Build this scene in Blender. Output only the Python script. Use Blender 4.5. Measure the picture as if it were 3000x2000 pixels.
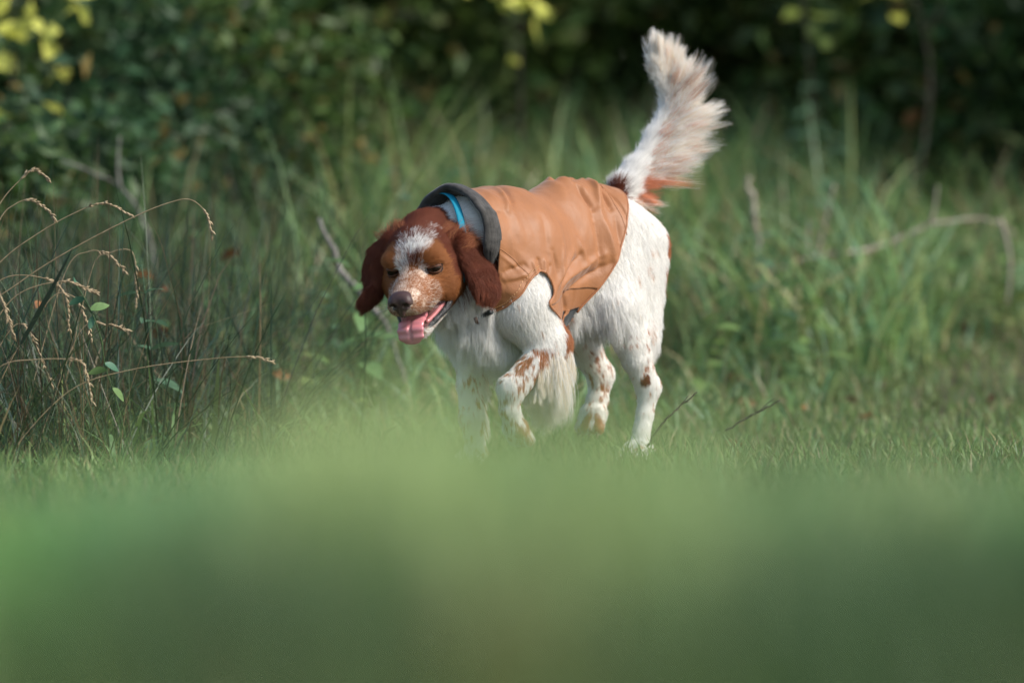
import bpy, math
import numpy as np
from mathutils import Vector, Matrix, kdtree

# ------------------------------------------------------------------ camera, sky, sun, exposure
for o in list(bpy.data.objects): bpy.data.objects.remove(o)
scene = bpy.context.scene
COL = scene.collection
CAM = np.array([0.0, -10.8, 0.45]); FPX = 16667.0; PITCH = math.atan(0.0194)
cam_data = bpy.data.cameras.new('camera'); cam = bpy.data.objects.new('camera', cam_data); COL.objects.link(cam)
cam.location = CAM; cam.rotation_euler = (math.pi/2 - PITCH, 0, 0)
cam_data.sensor_width = 36; cam_data.lens = 200; cam_data.clip_start = 0.05; cam_data.clip_end = 2000
cam_data.dof.use_dof = True; cam_data.dof.focus_distance = 10.58; cam_data.dof.aperture_fstop = 2.5
scene.camera = cam

SUN_EL = 40.0; SUN_AZ = (0.94, -0.34)            # horizontal direction towards the sun (right, a little to the camera's side)
world = bpy.data.worlds.new('World'); scene.world = world; world.use_nodes = True
wn = world.node_tree.nodes; wl = world.node_tree.links
sky = wn.new('ShaderNodeTexSky'); sky.sky_type = 'NISHITA'; sky.sun_disc = False
sky.sun_elevation = math.radians(SUN_EL); sky.sun_rotation = math.atan2(SUN_AZ[0], SUN_AZ[1])
wn['Background'].inputs['Strength'].default_value = 0.15
wl.new(sky.outputs[0], wn['Background'].inputs['Color'])
sd = bpy.data.lights.new('sun', 'SUN'); sd.energy = 3.3; sd.angle = math.radians(7.0); sd.color = (1.0, 0.95, 0.87)
sun = bpy.data.objects.new('sun', sd); COL.objects.link(sun)
ce = math.cos(math.radians(SUN_EL)); sv = Vector((SUN_AZ[0]*ce, SUN_AZ[1]*ce, math.sin(math.radians(SUN_EL))))
sun.rotation_euler = sv.to_track_quat('Z', 'Y').to_euler(); sun.location = (6, -4, 8)
scene.view_settings.view_transform = 'Standard'; scene.view_settings.look = 'None'
scene.view_settings.exposure = 0.72; scene.view_settings.gamma = 1.0

# ------------------------------------------------------------------ helpers
R = np.random.RandomState(11)

def nrm(a): return a/np.maximum(np.linalg.norm(a, axis=-1, keepdims=True), 1e-9)
def ray(px, py):
    f = np.array([0, math.cos(PITCH), -math.sin(PITCH)]); u = np.array([0, math.sin(PITCH), math.cos(PITCH)])
    return f + np.array([1., 0, 0])*(px-1500)/FPX + u*(1000-py)/FPX
def at(px, py, Y):                       # photograph pixel + depth in metres -> point
    d = ray(px, py); return CAM + d*((Y-CAM[1])/d[1])
def smooth(x, a, b):
    t = np.clip((x-a)/(b-a), 0, 1); return t*t*(3-2*t)
_lat = np.random.RandomState(5).rand(64, 64, 64).astype(np.float32)
def noise(p, s=1.0, o=0):
    q = np.asarray(p, np.float32)*s + 17.3*(o+1); i = np.floor(q).astype(np.int64); f = q-i; f = f*f*(3-2*f); out = 0
    for a in (0, 1):
        for b in (0, 1):
            for c in (0, 1):
                w = (f[..., 0] if a else 1-f[..., 0])*(f[..., 1] if b else 1-f[..., 1])*(f[..., 2] if c else 1-f[..., 2])
                out = out + w*_lat[(i[..., 0]+a) & 63, (i[..., 1]+b) & 63, (i[..., 2]+c) & 63]
    return out
def fbm(p, s, n=3, o=0): return sum(noise(p, s*2**k, o+k)*0.5**k for k in range(n))/sum(0.5**k for k in range(n))

def mesh_np(name, V, faces, mat, colors=None, smooth_shade=False):
    """faces: list of (k x n) int arrays"""
    me = bpy.data.meshes.new(name)
    V = np.asarray(V, np.float32); faces = [np.asarray(f, np.int32) for f in faces if len(f)]
    me.vertices.add(len(V)); me.vertices.foreach_set('co', V.ravel())
    idx = np.concatenate([f.ravel() for f in faces]); tot = np.concatenate([np.full(len(f), f.shape[1], np.int32) for f in faces])
    me.loops.add(len(idx)); me.loops.foreach_set('vertex_index', idx)
    me.polygons.add(len(tot)); st = np.zeros(len(tot), np.int32); st[1:] = np.cumsum(tot)[:-1]
    me.polygons.foreach_set('loop_start', st)
    me.polygons.foreach_set('use_smooth', np.full(len(tot), smooth_shade, bool))
    if colors is not None:
        a = me.color_attributes.new('tint', 'FLOAT_COLOR', 'POINT')
        c = np.ones((len(V), 4), np.float32); c[:, :3] = colors; a.data.foreach_set('color', c.ravel())
    me.update(calc_edges=True); me.validate(); me.materials.append(mat)
    return me
def link(name, data, parent=None, label=None, cat=None, group=None, kind=None):
    o = bpy.data.objects.new(name, data); COL.objects.link(o)
    if parent: o.parent = parent
    if label: o['label'] = label
    if cat: o['category'] = cat
    if group: o['group'] = group
    if kind: o['kind'] = kind
    return o

# ------------------------------------------------------------------ materials
def mat(name, col=(0.5, 0.5, 0.5), rough=0.6, spec=0.3, attr=None, trans=0.0, bump=None, sss=0.0, sheen=0.0, coat=0.0):
    m = bpy.data.materials.new(name); m.use_nodes = True; nt = m.node_tree; b = nt.nodes['Principled BSDF']
    b.inputs['Base Color'].default_value = (*col, 1); b.inputs['Roughness'].default_value = rough
    b.inputs['Specular IOR Level'].default_value = spec
    b.inputs['Sheen Weight'].default_value = sheen; b.inputs['Coat Weight'].default_value = coat
    if sss: b.inputs['Subsurface Weight'].default_value = sss; b.inputs['Subsurface Radius'].default_value = (.01, .004, .003); b.inputs['Subsurface Scale'].default_value = .5
    src = None
    if attr:
        a = nt.nodes.new('ShaderNodeAttribute'); a.attribute_name = attr; src = a.outputs['Color']; nt.links.new(src, b.inputs['Base Color'])
    if trans:
        t = nt.nodes.new('ShaderNodeBsdfTranslucent'); mx = nt.nodes.new('ShaderNodeMixShader'); mx.inputs[0].default_value = trans
        if src: nt.links.new(src, t.inputs['Color'])
        else: t.inputs['Color'].default_value = (*col, 1)
        nt.links.new(b.outputs[0], mx.inputs[1]); nt.links.new(t.outputs[0], mx.inputs[2])
        nt.links.new(mx.outputs[0], nt.nodes['Material Output'].inputs['Surface'])
    if bump:
        tc = nt.nodes.new('ShaderNodeTexCoord'); nz = nt.nodes.new('ShaderNodeTexNoise'); bp = nt.nodes.new('ShaderNodeBump')
        nz.inputs['Scale'].default_value = bump[0]; nz.inputs['Detail'].default_value = 4; bp.inputs['Strength'].default_value = bump[1]; bp.inputs['Distance'].default_value = bump[2]
        nt.links.new(tc.outputs['Object'], nz.inputs['Vector']); nt.links.new(nz.outputs['Fac'], bp.inputs['Height']); nt.links.new(bp.outputs[0], b.inputs['Normal'])
    return m
def mat_noise(name, c1, c2, scale, rough=0.7, bump=0.0, detail=6, spec=0.3, dist=0.01, stretch=(1, 1, 1)):
    m = mat(name, c1, rough, spec); nt = m.node_tree; b = nt.nodes['Principled BSDF']
    tc = nt.nodes.new('ShaderNodeTexCoord'); mp = nt.nodes.new('ShaderNodeMapping'); mp.inputs['Scale'].default_value = stretch
    nz = nt.nodes.new('ShaderNodeTexNoise'); nz.inputs['Scale'].default_value = scale; nz.inputs['Detail'].default_value = detail
    rp = nt.nodes.new('ShaderNodeValToRGB'); rp.color_ramp.elements[0].color = (*c1, 1); rp.color_ramp.elements[1].color = (*c2, 1)
    rp.color_ramp.elements[0].position = 0.35; rp.color_ramp.elements[1].position = 0.68
    nt.links.new(tc.outputs['Object'], mp.inputs[0]); nt.links.new(mp.outputs[0], nz.inputs['Vector'])
    nt.links.new(nz.outputs['Fac'], rp.inputs[0]); nt.links.new(rp.outputs[0], b.inputs['Base Color'])
    if bump:
        bp = nt.nodes.new('ShaderNodeBump'); bp.inputs['Strength'].default_value = bump; bp.inputs['Distance'].default_value = dist
        nt.links.new(nz.outputs['Fac'], bp.inputs['Height']); nt.links.new(bp.outputs[0], b.inputs['Normal'])
    return m

M_leaf = mat('foliage', rough=0.5, spec=0.3, attr='tint', trans=0.35)
M_blade = mat('grass_blade', rough=0.45, spec=0.35, attr='tint', trans=0.35)
M_bark = mat_noise('bark', (0.03, 0.024, 0.018), (0.10, 0.085, 0.065), 14, 0.85, 0.6)
M_dead = mat_noise('weathered_wood', (0.20, 0.165, 0.125), (0.38, 0.33, 0.26), 30, 0.8, 0.5, stretch=(1, 1, .2))
M_greywood = mat_noise('grey_wood', (0.11, 0.10, 0.085), (0.26, 0.24, 0.21), 25, 0.8, 0.5)
M_twig = mat_noise('twig', (0.03, 0.022, 0.018), (0.08, 0.06, 0.045), 40, 0.8, 0.4)
M_straw = mat_noise("straw", (0.22, 0.16, 0.085), (0.36, 0.27, 0.16), 60, 0.6)
M_soil = mat_noise('soil', (0.035, 0.032, 0.016), (0.085, 0.075, 0.035), 9, 0.95, 0.8, dist=.03)

# ------------------------------------------------------------------ small shape builders
def tube(points, radii, sides=8, cap=True):
    """tapered tube along points; returns V, [quads, tris]"""
    P = np.asarray(points, float); r = np.asarray(radii, float)*np.ones(len(P)); T = nrm(np.gradient(P, axis=0))
    n = np.cross(T[0], [0.3, 0.2, 0.93]); n = n/np.linalg.norm(n); V = []
    for i in range(len(P)):
        n = n - T[i]*(n@T[i]); n = n/max(np.linalg.norm(n), 1e-9); b = np.cross(T[i], n)
        a = np.arange(sides)*2*math.pi/sides
        V.append(P[i] + r[i]*(np.cos(a)[:, None]*n + np.sin(a)[:, None]*b))
    V = np.concatenate(V); Q = []
    for i in range(len(P)-1):
        for k in range(sides):
            k2 = (k+1) % sides; Q.append((i*sides+k, i*sides+k2, (i+1)*sides+k2, (i+1)*sides+k))
    Tn = []
    if cap:
        V = np.vstack([V, P[0], P[-1]]); a0 = len(V)-2; e = (len(P)-1)*sides
        for k in range(sides):
            k2 = (k+1) % sides; Tn += [(a0, k2, k), (a0+1, e+k, e+k2)]
    return V, np.array(Q), np.array(Tn).reshape(-1, 3)
def spline(pts, n):
    """Catmull-Rom through control points"""
    P = np.asarray(pts, float); P = np.vstack([2*P[0]-P[1], P, 2*P[-1]-P[-2]]); m = len(P)-3; out = []
    for t in np.linspace(0, m, n):
        i = min(int(t), m-1); f = t-i; a, b, c, d = P[i:i+4]
        out.append(.5*((2*b)+(-a+c)*f+(2*a-5*b+4*c-d)*f*f+(-a+3*b-3*c+d)*f**3))
    return np.array(out)
def merge(parts):
    """parts: list of (V, Q, T) -> V,[Q,T]"""
    V, Q, T, o = [], [], [], 0
    for v, q, t in parts:
        V.append(v)
        if len(q): Q.append(np.asarray(q)+o)
        if len(t): T.append(np.asarray(t)+o)
        o += len(v)
    return np.vstack(V), [np.vstack(Q) if Q else np.zeros((0, 4), int), np.vstack(T) if T else np.zeros((0, 3), int)]

def blade_mesh(root, h, w, az, lean, curl, col, seg=3, flat_twist=None, tipcol=None):
    """vectorised grass blades; all arrays length N (root Nx3, col Nx3). Returns V,[quads,tris],colors"""
    N = len(root); d = np.stack([np.cos(az), np.sin(az), np.zeros(N)], 1)
    tw = az + math.pi/2 + (flat_twist if flat_twist is not None else R.uniform(-1.2, 1.2, N))
    s = np.stack([np.cos(tw), np.sin(tw), np.zeros(N)], 1)
    V = []; C = []; p = root.copy(); ang = lean.copy(); step = h/seg
    for k in range(seg+1):
        ww = w*(1.0, 0.95, 0.75, 0.5, 0.3)[k] if k < seg else w*0
        if k < seg:
            V += [p - s*ww[:, None]/2, p + s*ww[:, None]/2]
        else: V += [p]
        f = k/seg; cc = col*(0.85+0.3*f) if tipcol is None else col*(1-f)+tipcol*f
        C += [cc, cc] if k < seg else [cc]
        p = p + step[:, None]*(d*np.sin(ang)[:, None] + np.array([0, 0, 1.])*np.cos(ang)[:, None]); ang = ang + curl/seg
    m = 2*seg+1
    Vn = np.stack(V, 1).reshape(-1, 3); Cn = np.stack(C, 1).reshape(-1, 3); b = np.arange(N)[:, None]*m
    Q = np.concatenate([b+np.array([[2*k, 2*k+1, 2*k+3, 2*k+2]]) for k in range(seg-1)]) if seg > 1 else np.zeros((0, 4), int)
    T = b+np.array([[2*seg-2, 2*seg-1, 2*seg]])
    return Vn, [Q, T], np.clip(Cn, 0, 1)
# ------------------------------------------------------------------ ground
def gz(x, y):
    x = np.asarray(x, float); y = np.asarray(y, float)
    return .17*smooth(y, -4.4, -7.2)+.66*smooth(y, .45, 10.0)+.012*(noise(np.stack([x, y, 0*x], -1), .9, 2)-.5)*smooth(np.abs(y), .3, 1.5)+.10*smooth(x, -1.2, -4)*smooth(y, -3, 1)
ax_ = np.sinh(np.linspace(-5.2, 5.2, 150)); ax_ = ax_/ax_.max()*320
gx_, gy_ = np.meshgrid(ax_, ax_+2, indexing='ij'); n = len(ax_); I = np.arange(n*n).reshape(n, n)
link('ground', mesh_np('ground', np.stack([gx_, gy_, gz(gx_, gy_)], -1).reshape(-1, 3), [np.stack([I[:-1, :-1], I[1:, :-1], I[1:, 1:], I[:-1, 1:]], -1).reshape(-1, 4)], M_soil, None, True), None, kind='structure')

# ------------------------------------------------------------------ woodland edge behind the dog
def leaves(C, size, flat=.0, aspect=.55, tilt=None):
    """diamond leaves folded along the midrib: V, [tris]"""
    N = len(C); a = nrm(R.randn(N, 3)*np.array([1, 1, .55])-np.array([0, 0, .25])); b = nrm(np.cross(a, R.randn(N, 3)+np.array([0, 0, 1.2])*flat)); nn = np.cross(a, b); s = size[:, None]
    V = np.stack([C-a*s*.5, C+b*s*aspect*.5+nn*s*.08-a*s*.05, C+a*s*.5, C-b*s*aspect*.5+nn*s*.08-a*s*.05], 1).reshape(-1, 3); o = np.arange(N)[:, None]*4
    return V, np.concatenate([o+np.array([[0, 1, 2]]), o+np.array([[0, 2, 3]])])
def clump_points(n, centre, radii, lumps, shell=.45):
    """points gathered in lumps inside an ellipsoid, with gaps between the lumps"""
    d = nrm(R.randn(lumps, 3)); c = d*(R.rand(lumps, 1)**.5); k = R.randint(0, lumps, n); p = c[k]+R.randn(n, 3)*R.uniform(.10, .24, lumps)[k][:, None]
    return np.asarray(centre)+p*np.asarray(radii)
GREENS = np.array([(.046, .084, .024), (.062, .104, .026), (.080, .122, .028), (.038, .078, .032), (.096, .122, .028)])
def leaf_colours(n, base, var=.3):
    return np.repeat(np.clip(base*R.uniform(1-var, 1+var, (n, 1))*R.uniform(.9, 1.1, (n, 3)), 0, 1), 4, 0)
def branchy(base, top, r, nb, spread, seed):
    rs = np.random.RandomState(seed); base = np.asarray(base, float); top = np.asarray(top, float); mid_ = (base+top)/2+rs.randn(3)*.06*np.linalg.norm(top-base)
    tr = spline([base, mid_, top], 10); parts = [tube(tr, np.linspace(r, r*.35, 10), 8)]
    for _ in range(nb):
        i = rs.randint(3, 9); p = tr[i]; d = nrm(np.array([rs.randn(), rs.randn(), rs.uniform(.1, .9)])); q = p+d*spread*rs.uniform(.5, 1); parts.append(tube(spline([p, (p+q)/2+rs.randn(3)*.05*spread, q], 6), np.linspace(r*.4, r*.1, 6), 6))
    return merge(parts)
def woody(name, x, y, label, cat, group, trunk_h, trunk_r, crown_c, crown_r, nleaf, size, base, lumps=26, seed=0, extra=None):
    z = float(gz(x, y)); o = link(name, None, None, label, cat, group); o.location = (x, y, z); o.empty_display_size = .3
    V, F_ = branchy((0, 0, -.05), (crown_c[0]*.6, crown_c[1]*.6, trunk_h), trunk_r, 9, min(crown_r[0], crown_r[2])*.9, seed)
    link('trunk' if cat == 'tree' else 'stems', mesh_np('trunk', V, F_, M_bark, None, True), o)
    C = clump_points(nleaf, crown_c, crown_r, lumps); C = C[C[:, 2] > .04]; sz = size*R.uniform(.6, 1.3, len(C)); V, T = leaves(C, sz)
    lump_tone = (.75+.5*noise(C, 2.2, seed))[:, None]; col = np.repeat(np.clip(base*lump_tone*R.uniform(.7, 1.3, (len(C), 1))*R.uniform(.88, 1.12, (len(C), 3)), 0, 1), 4, 0)
    if extra is not None:
        m = R.rand(len(C)) < extra[0]; col[np.repeat(m, 4)] = np.asarray(extra[1])
    link('crown', mesh_np('crown', V, [T], M_leaf, col), o); return o
def X_at(px, Y): return (px-1500)/FPX*(Y-CAM[1])
# trees (trunks in view, crowns above the frame: they shade the undergrowth)
TREES = [(-350, 13.0, 'slim tree at the far left edge of the wood'), (430, 12.0, 'dark tree left of the dog at the back of the clearing'), (980, 14.0, 'dark tree in the wood above the dog\'s head'), (1560, 12.5, 'dark tree in the wood above the coat'),
         (2250, 11.5, 'dark tree in the wood just right of the raised tail'), (2780, 10.5, 'dark tree at the right edge of the wood'), (3300, 9.5, 'tree beyond the right edge of the clearing')]
for k, (px, Y, lab) in enumerate(TREES):
    woody('woodland_tree', X_at(px, Y), Y, lab, 'tree', 'trees at the edge of the wood', 5.5+R.rand(), .10+.05*R.rand(), (R.randn()*.3, -.3, 4.0+R.rand()), (2.5, 2.4, 2.7), 9000, .22, GREENS[k % 3], 40, k+1)
for k, (x, y, h, lab) in enumerate([(6.4, 6.4, 7.0, 'broad shade tree added out of view right of the clearing, nearer of the two'), (4.6, 8.8, 7.5, 'broad shade tree added out of view right of the clearing, farther of the two')]):  # unseen trees added so their crowns shade the background
    woody('woodland_tree', x, y, lab, 'tree', 'trees at the edge of the wood', h, .16, (0, 0, h*.62), (2.1, 1.9, h*.36), 11000, .24, GREENS[k], 36, 40+k)
# bushes
BUSH = [(-250, 4.4, 1.1, 0, 'dark bush at the left edge of the undergrowth'), (260, 6.0, 1.5, 3, 'blue green bush behind the left grass stalks'), (620, 7.4, 1.7, 1, 'dark bush behind the orange leaf'), (1000, 8.0, 1.6, 4, 'olive green bush above the dog\'s head'),
        (1340, 7.0, 1.25, 2, 'green bush behind the coat collar'), (1700, 7.2, 1.35, 2, 'bright green bush behind the dog\'s back'), (2060, 7.8, 1.6, 1, 'green bush behind the raised tail'), (2420, 8.2, 1.5, 0, 'dark bush above the fallen branch'),
        (2700, 7.0, 1.2, 4, 'olive bush behind the fallen branch'), (3050, 6.4, 1.4, 1, 'dark bush at the right edge of the undergrowth'), (3450, 6.0, 1.5, 0, 'dark bush beyond the fallen branch on the right'), (-700, 5.0, 1.5, 1, 'dark bush beyond the left grass stalks'),
        (10, 3.6, .80, 3, 'low dark blue green bush right behind the left seed heads'), (-380, 2.8, .8, 0, 'low dark bush just out at the left edge'), (330, 4.2, .85, 3, 'low dark bush behind the thin bent stem'), (650, 4.6, .95, 1, 'low bush left of the bare stick')]  # low left bushes: the shade on that side is put into dark greens
for k, (px, Y, h, ci, lab) in enumerate(BUSH):
    woody('bush', X_at(px, Y), Y, lab, 'bush', 'bushes in front of the wood', h*.7, .022, (0, 0, h*.52), (.75*min(1, h*.75), .6*min(1, h*.75), h*.5), 3000, .085 if h > 1 else .06, GREENS[ci]*1.15, 30, 70+k, (.04, (.22, .16, .05)))
# far wood: reads as one dark mass
N = 26000; C = np.stack([R.uniform(-13, 13, N), R.uniform(14.5, 22, N), R.rand(N)**1.1*8.5], 1); C[:, 2] += gz(C[:, 0], C[:, 1]); V, T = leaves(C, R.uniform(.25, .6, N))
link('far_wood', mesh_np('far_wood', V, [T], M_leaf, leaf_colours(N, GREENS[R.randint(0, 4, N)]*.8)), None, 'dark mass of far woodland behind everything', 'wood', kind='stuff')
# saplings with yellow leaves; their sunlit brightness is put into the colour
for k, (px, py, Y, lab) in enumerate([(45, 60, 3.9, 'yellow leaved sapling in the top left corner'), (25, 445, 3.4, 'yellow leaved shoot at the left edge below the corner'), (1515, 35, 5.2, 'yellow leaved sapling at the top above the coat'), (2640, -15, 5.4, 'yellow leaved sapling at the top right of the tail'), (2350, 60, 5.6, 'small yellow green sapling right of the tail tip')]):
    p = at(px, py, Y); z0 = float(gz(p[0], Y)); o = link('sapling', None, None, lab, 'sapling', 'saplings with yellow leaves'); o.location = (p[0], Y, z0); hgt = p[2]-z0
    V, F_ = branchy((0, 0, -.03), (0, 0, hgt+.1), .0045, 5, .16, 90+k); link('stem', mesh_np('stem', V, F_, M_bark, None, True), o)
    nl = (40, 10, 10, 7, 3)[k]; rad = (.10, .05, .06, .06, .06)[k]; lm = [mesh_np('leaf', leaves(np.zeros((1, 3)), np.array([.075]))[0], [leaves(np.zeros((1, 3)), np.array([.075]))[1]], M_leaf, np.tile(np.array((.66, .66, .14) if k < 4 else (.35, .42, .10)), (4, 1))) for _ in range(3)]
    for j in range(nl):
        lf = link('leaf', lm[j % 3], o); lf.location = tuple(np.array([0, -.03, hgt])+R.randn(3)*rad*np.array([1, .6, 1])); lf.rotation_euler = tuple(R.uniform(-.7, .7, 3)); lf.scale = (.8+.6*R.rand(),)*3

# ------------------------------------------------------------------ grass
def scatter(n, x0, x1, y0, y1, keep=None):
    x = R.uniform(x0, x1, n); y = R.uniform(y0, y1, n)
    if keep is not None: m = R.rand(n) < keep(x, y); x, y = x[m], y[m]
    return np.stack([x, y, gz(x, y)-.004], 1)
def edge_y(x): return np.interp(x, [-3, -1.3, -.75, -.3, .1, .6, 1.2, 1.8, 3], [-2.4, -1.2, -.35, .45, .8, 1.2, 3.2, 4.8, 5.4])
def grass_col(n, greens, straw=.1, p=None):
    c = greens[R.randint(0, len(greens), n)]*R.uniform(.75, 1.3, (n, 1))
    if p is not None: c = c*(.7+.6*fbm(p*np.array([1, 1, 0]), 1.6, 2, 7))[:, None]
    m = R.rand(n) < straw; c[m] = np.array([.30, .24, .12])*R.uniform(.6, 1.3, (m.sum(), 1)); return c
LAWN = np.array([(.130, .210, .062), (.155, .230, .066), (.105, .195, .070), (.19, .25, .08)])
r_ = scatter(210000, -2.6, 2.9, -5.2, 6.0, lambda x, y: np.where(np.abs(x) < .35+.075*(y+10.8), 1, .6)*np.where((y > -1.6) & (y < 2.2), 1, .62)*np.where(y > edge_y(x)+1.2, .25, 1))
n = len(r_); tuft = fbm(r_*np.array([1, 1, 0]), 7, 2, 3)
V, F_, C = blade_mesh(r_, (.020+.045*R.rand(n)**1.6+.030*smooth(tuft, .45, .75)+.03*np.exp(-((r_[:, 1]+.9)/.5)**2)*R.rand(n)), R.uniform(.0018, .0038, n), R.rand(n)*6.28, R.uniform(.05, .6, n), R.uniform(.2, 1.3, n), grass_col(n, LAWN, .13, r_), 3)
link('lawn_grass', mesh_np('lawn_grass', V, F_, M_blade, C), None, 'short green lawn grass under and around the dog', 'grass', kind='stuff')
# tall blurred grass close to the camera: a thin dark sward with brighter clumps standing in it
r_ = scatter(17000, -1.9, 1.9, -9.4, -4.6, lambda x, y: np.clip(.5+3.0*(fbm(np.stack([x, y*.3, 0*x], -1), 4.5, 2, 9)-.47), .05, 1)*np.where(np.abs(x) < .35+.075*(y+10.8), 1, .5))
n = len(r_); d_ = r_[:, 1]-CAM[1]; hgt = np.clip(.45-.0530*d_-r_[:, 2], .03, .22)*R.uniform(.4, 1.15, n)
parts_ = [blade_mesh(r_, hgt, R.uniform(.003, .006, n), R.rand(n)*6.28, R.uniform(.0, .35, n), R.uniform(.2, 1.0, n), grass_col(n, LAWN*np.array([.95, .92, .75]), .08, r_), 4)]
PALE = (.29, .37, .14); GRN = (.15, .30, .085); BLU = (.13, .285, .115); YEL = (.24, .30, .09); BRN = (.22, .20, .08); DK = (.078, .130, .050)
CL = [(1270, 1330, 3.0, PALE, .75), (1120, 1400, 3.4, PALE, 1), (900, 1450, 3.0, GRN, 1), (640, 1480, 3.6, BLU, 1), (400, 1540, 3.2, PALE, 1), (160, 1560, 3.8, GRN, 1), (-60, 1540, 3.0, GRN, 1), (1420, 1420, 2.8, BLU, 1.1), (1600, 1440, 3.6, BLU, 1.1), (1560, 1560, 2.6, GRN, 1), (1880, 1450, 2.7, PALE, .9), (1990, 1640, 3.0, YEL, .8),
      (2150, 1480, 4.2, GRN, 1), (2260, 1560, 3.2, BLU, .9), (2480, 1500, 4.0, GRN, .9), (2650, 1440, 4.4, PALE, .8), (2850, 1520, 4.0, GRN, .8), (2950, 1600, 3.0, DK, 1.2), (2450, 1700, 2.6, DK, 1.2), (2700, 1760, 3.0, DK, 1.1), (600, 1760, 2.5, DK, 1.2), (850, 1760, 2.9, DK, 1.1), (350, 1800, 2.6, GRN, .7), (1480, 1800, 2.7, BRN, 1), (1250, 1850, 3.0, BRN, .8), (1750, 1700, 3.2, GRN, 1), (2050, 1850, 2.8, YEL, .7), (2200, 1760, 2.6, DK, .9), (1050, 1700, 3.2, GRN, .9), (60, 1800, 3.0, GRN, .8), (3150, 1500, 3.6, GRN, 1), (-250, 1550, 3.6, GRN, 1)]
for i_, (px, py, dd, cc, dn) in enumerate(CL):
    dd = dd if (i_ % 5 == 0 or cc == DK) else 1.25+1.15*dd
    c_ = at(px, py, CAM[1]+dd); k = int(300*dn); q = np.stack([c_[0]+R.randn(k)*.042, CAM[1]+dd+R.randn(k)*.10, np.zeros(k)], 1); q[:, 2] = gz(q[:, 0], q[:, 1]); h_ = np.maximum(c_[2]-q[:, 2]+.01, .05)*R.uniform(.6, 1.42, k)
    parts_.append(blade_mesh(q, h_, R.uniform(.004, .009, k), R.rand(k)*6.28, R.uniform(.0, .4, k), R.uniform(.2, 1.3, k), np.array(cc)*R.uniform(.75, 1.25, (k, 1))*R.uniform(.93, 1.07, (k, 3)), 4))
for px, py, dd, cc, k in ((1130, 1300, 3.2, PALE, 420), (960, 1390, 3.6, PALE, 320), (1330, 1360, 3.0, PALE, 260), (620, 1440, 3.4, BLU, 360), (330, 1520, 4.2, GRN, 300), (1640, 1400, 3.8, BLU, 360), (1900, 1430, 3.0, PALE, 300), (2300, 1500, 4.4, GRN, 300), (2680, 1460, 4.6, PALE, 220), (2900, 1620, 2.6, DK, 420), (2480, 1640, 2.4, DK, 420), (700, 1700, 2.4, DK, 460), (1450, 1760, 2.6, BRN, 240), (60, 1640, 3.0, GRN, 260)):
    c_ = at(px, py, CAM[1]+dd); q = np.stack([c_[0]+R.randn(k)*.030, CAM[1]+dd+R.randn(k)*.05, np.zeros(k)], 1); q[:, 2] = gz(q[:, 0], q[:, 1]); h_ = np.maximum(c_[2]-q[:, 2], .05)*R.uniform(.7, 1.4, k)
    parts_.append(blade_mesh(q, h_, R.uniform(.004, .008, k), R.rand(k)*6.28, R.uniform(.0, .35, k), R.uniform(.1, .9, k), np.array(cc)*R.uniform(.8, 1.25, (k, 1)), 4))
for j in range(120):                                             # tufts further out break up the edge of the blur
    px = -250+3500*(j+R.rand())/120; dd = R.uniform(5.2, 8.6); c_ = at(px, R.uniform(1360, 1600)+35*(dd-7)-60*math.exp(-((px-1250)/350)**2), CAM[1]+dd); k = R.randint(50, 150); cc = (PALE, GRN, BLU, YEL, DK, PALE)[R.randint(0, 6)]
    q = np.stack([c_[0]+R.randn(k)*.035, CAM[1]+dd+R.randn(k)*.06, np.zeros(k)], 1); q[:, 2] = gz(q[:, 0], q[:, 1]); h_ = np.maximum(c_[2]-q[:, 2], .045)*R.uniform(.5, 1.35, k)
    parts_.append(blade_mesh(q, h_, R.uniform(.0025, .006, k), R.rand(k)*6.28, R.uniform(.0, .5, k), R.uniform(.2, 1.5, k), np.array(cc)*.9*R.uniform(.7, 1.25, (k, 1))*R.uniform(.55, 1.2), 4))
for j in range(34):                                              # single bold blades
    px = R.uniform(-100, 3100); dd = R.uniform(4.0, 7.0); c_ = at(px, R.uniform(1420, 1650), CAM[1]+dd); q = np.array([[c_[0], CAM[1]+dd, float(gz(c_[0], CAM[1]+dd))]]); one = np.ones(1)
    parts_.append(blade_mesh(q, one*max(c_[2]-q[0, 2], .08)*1.5, one*R.uniform(.008, .014), one*(R.choice([0, math.pi])+R.uniform(-.5, .5)), one*R.uniform(.1, .5), one*R.uniform(.2, 1.1), np.array([(.45, .46, .22), (.30, .42, .15), (.06, .10, .04), (.20, .36, .18)][R.randint(0, 4)])[None], 4, np.zeros(1)))
o_ = 0; VV, QQ, TT, CC = [], [], [], []
for v, (q, t), c in parts_: VV.append(v); QQ.append(q+o_); TT.append(t+o_); CC.append(c); o_ += len(v)
link('foreground_grass', mesh_np('foreground_grass', np.vstack(VV), [np.vstack(QQ), np.vstack(TT)], M_blade, np.vstack(CC)), None, 'tall soft blurred grass close in front', 'grass', kind='stuff')
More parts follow.
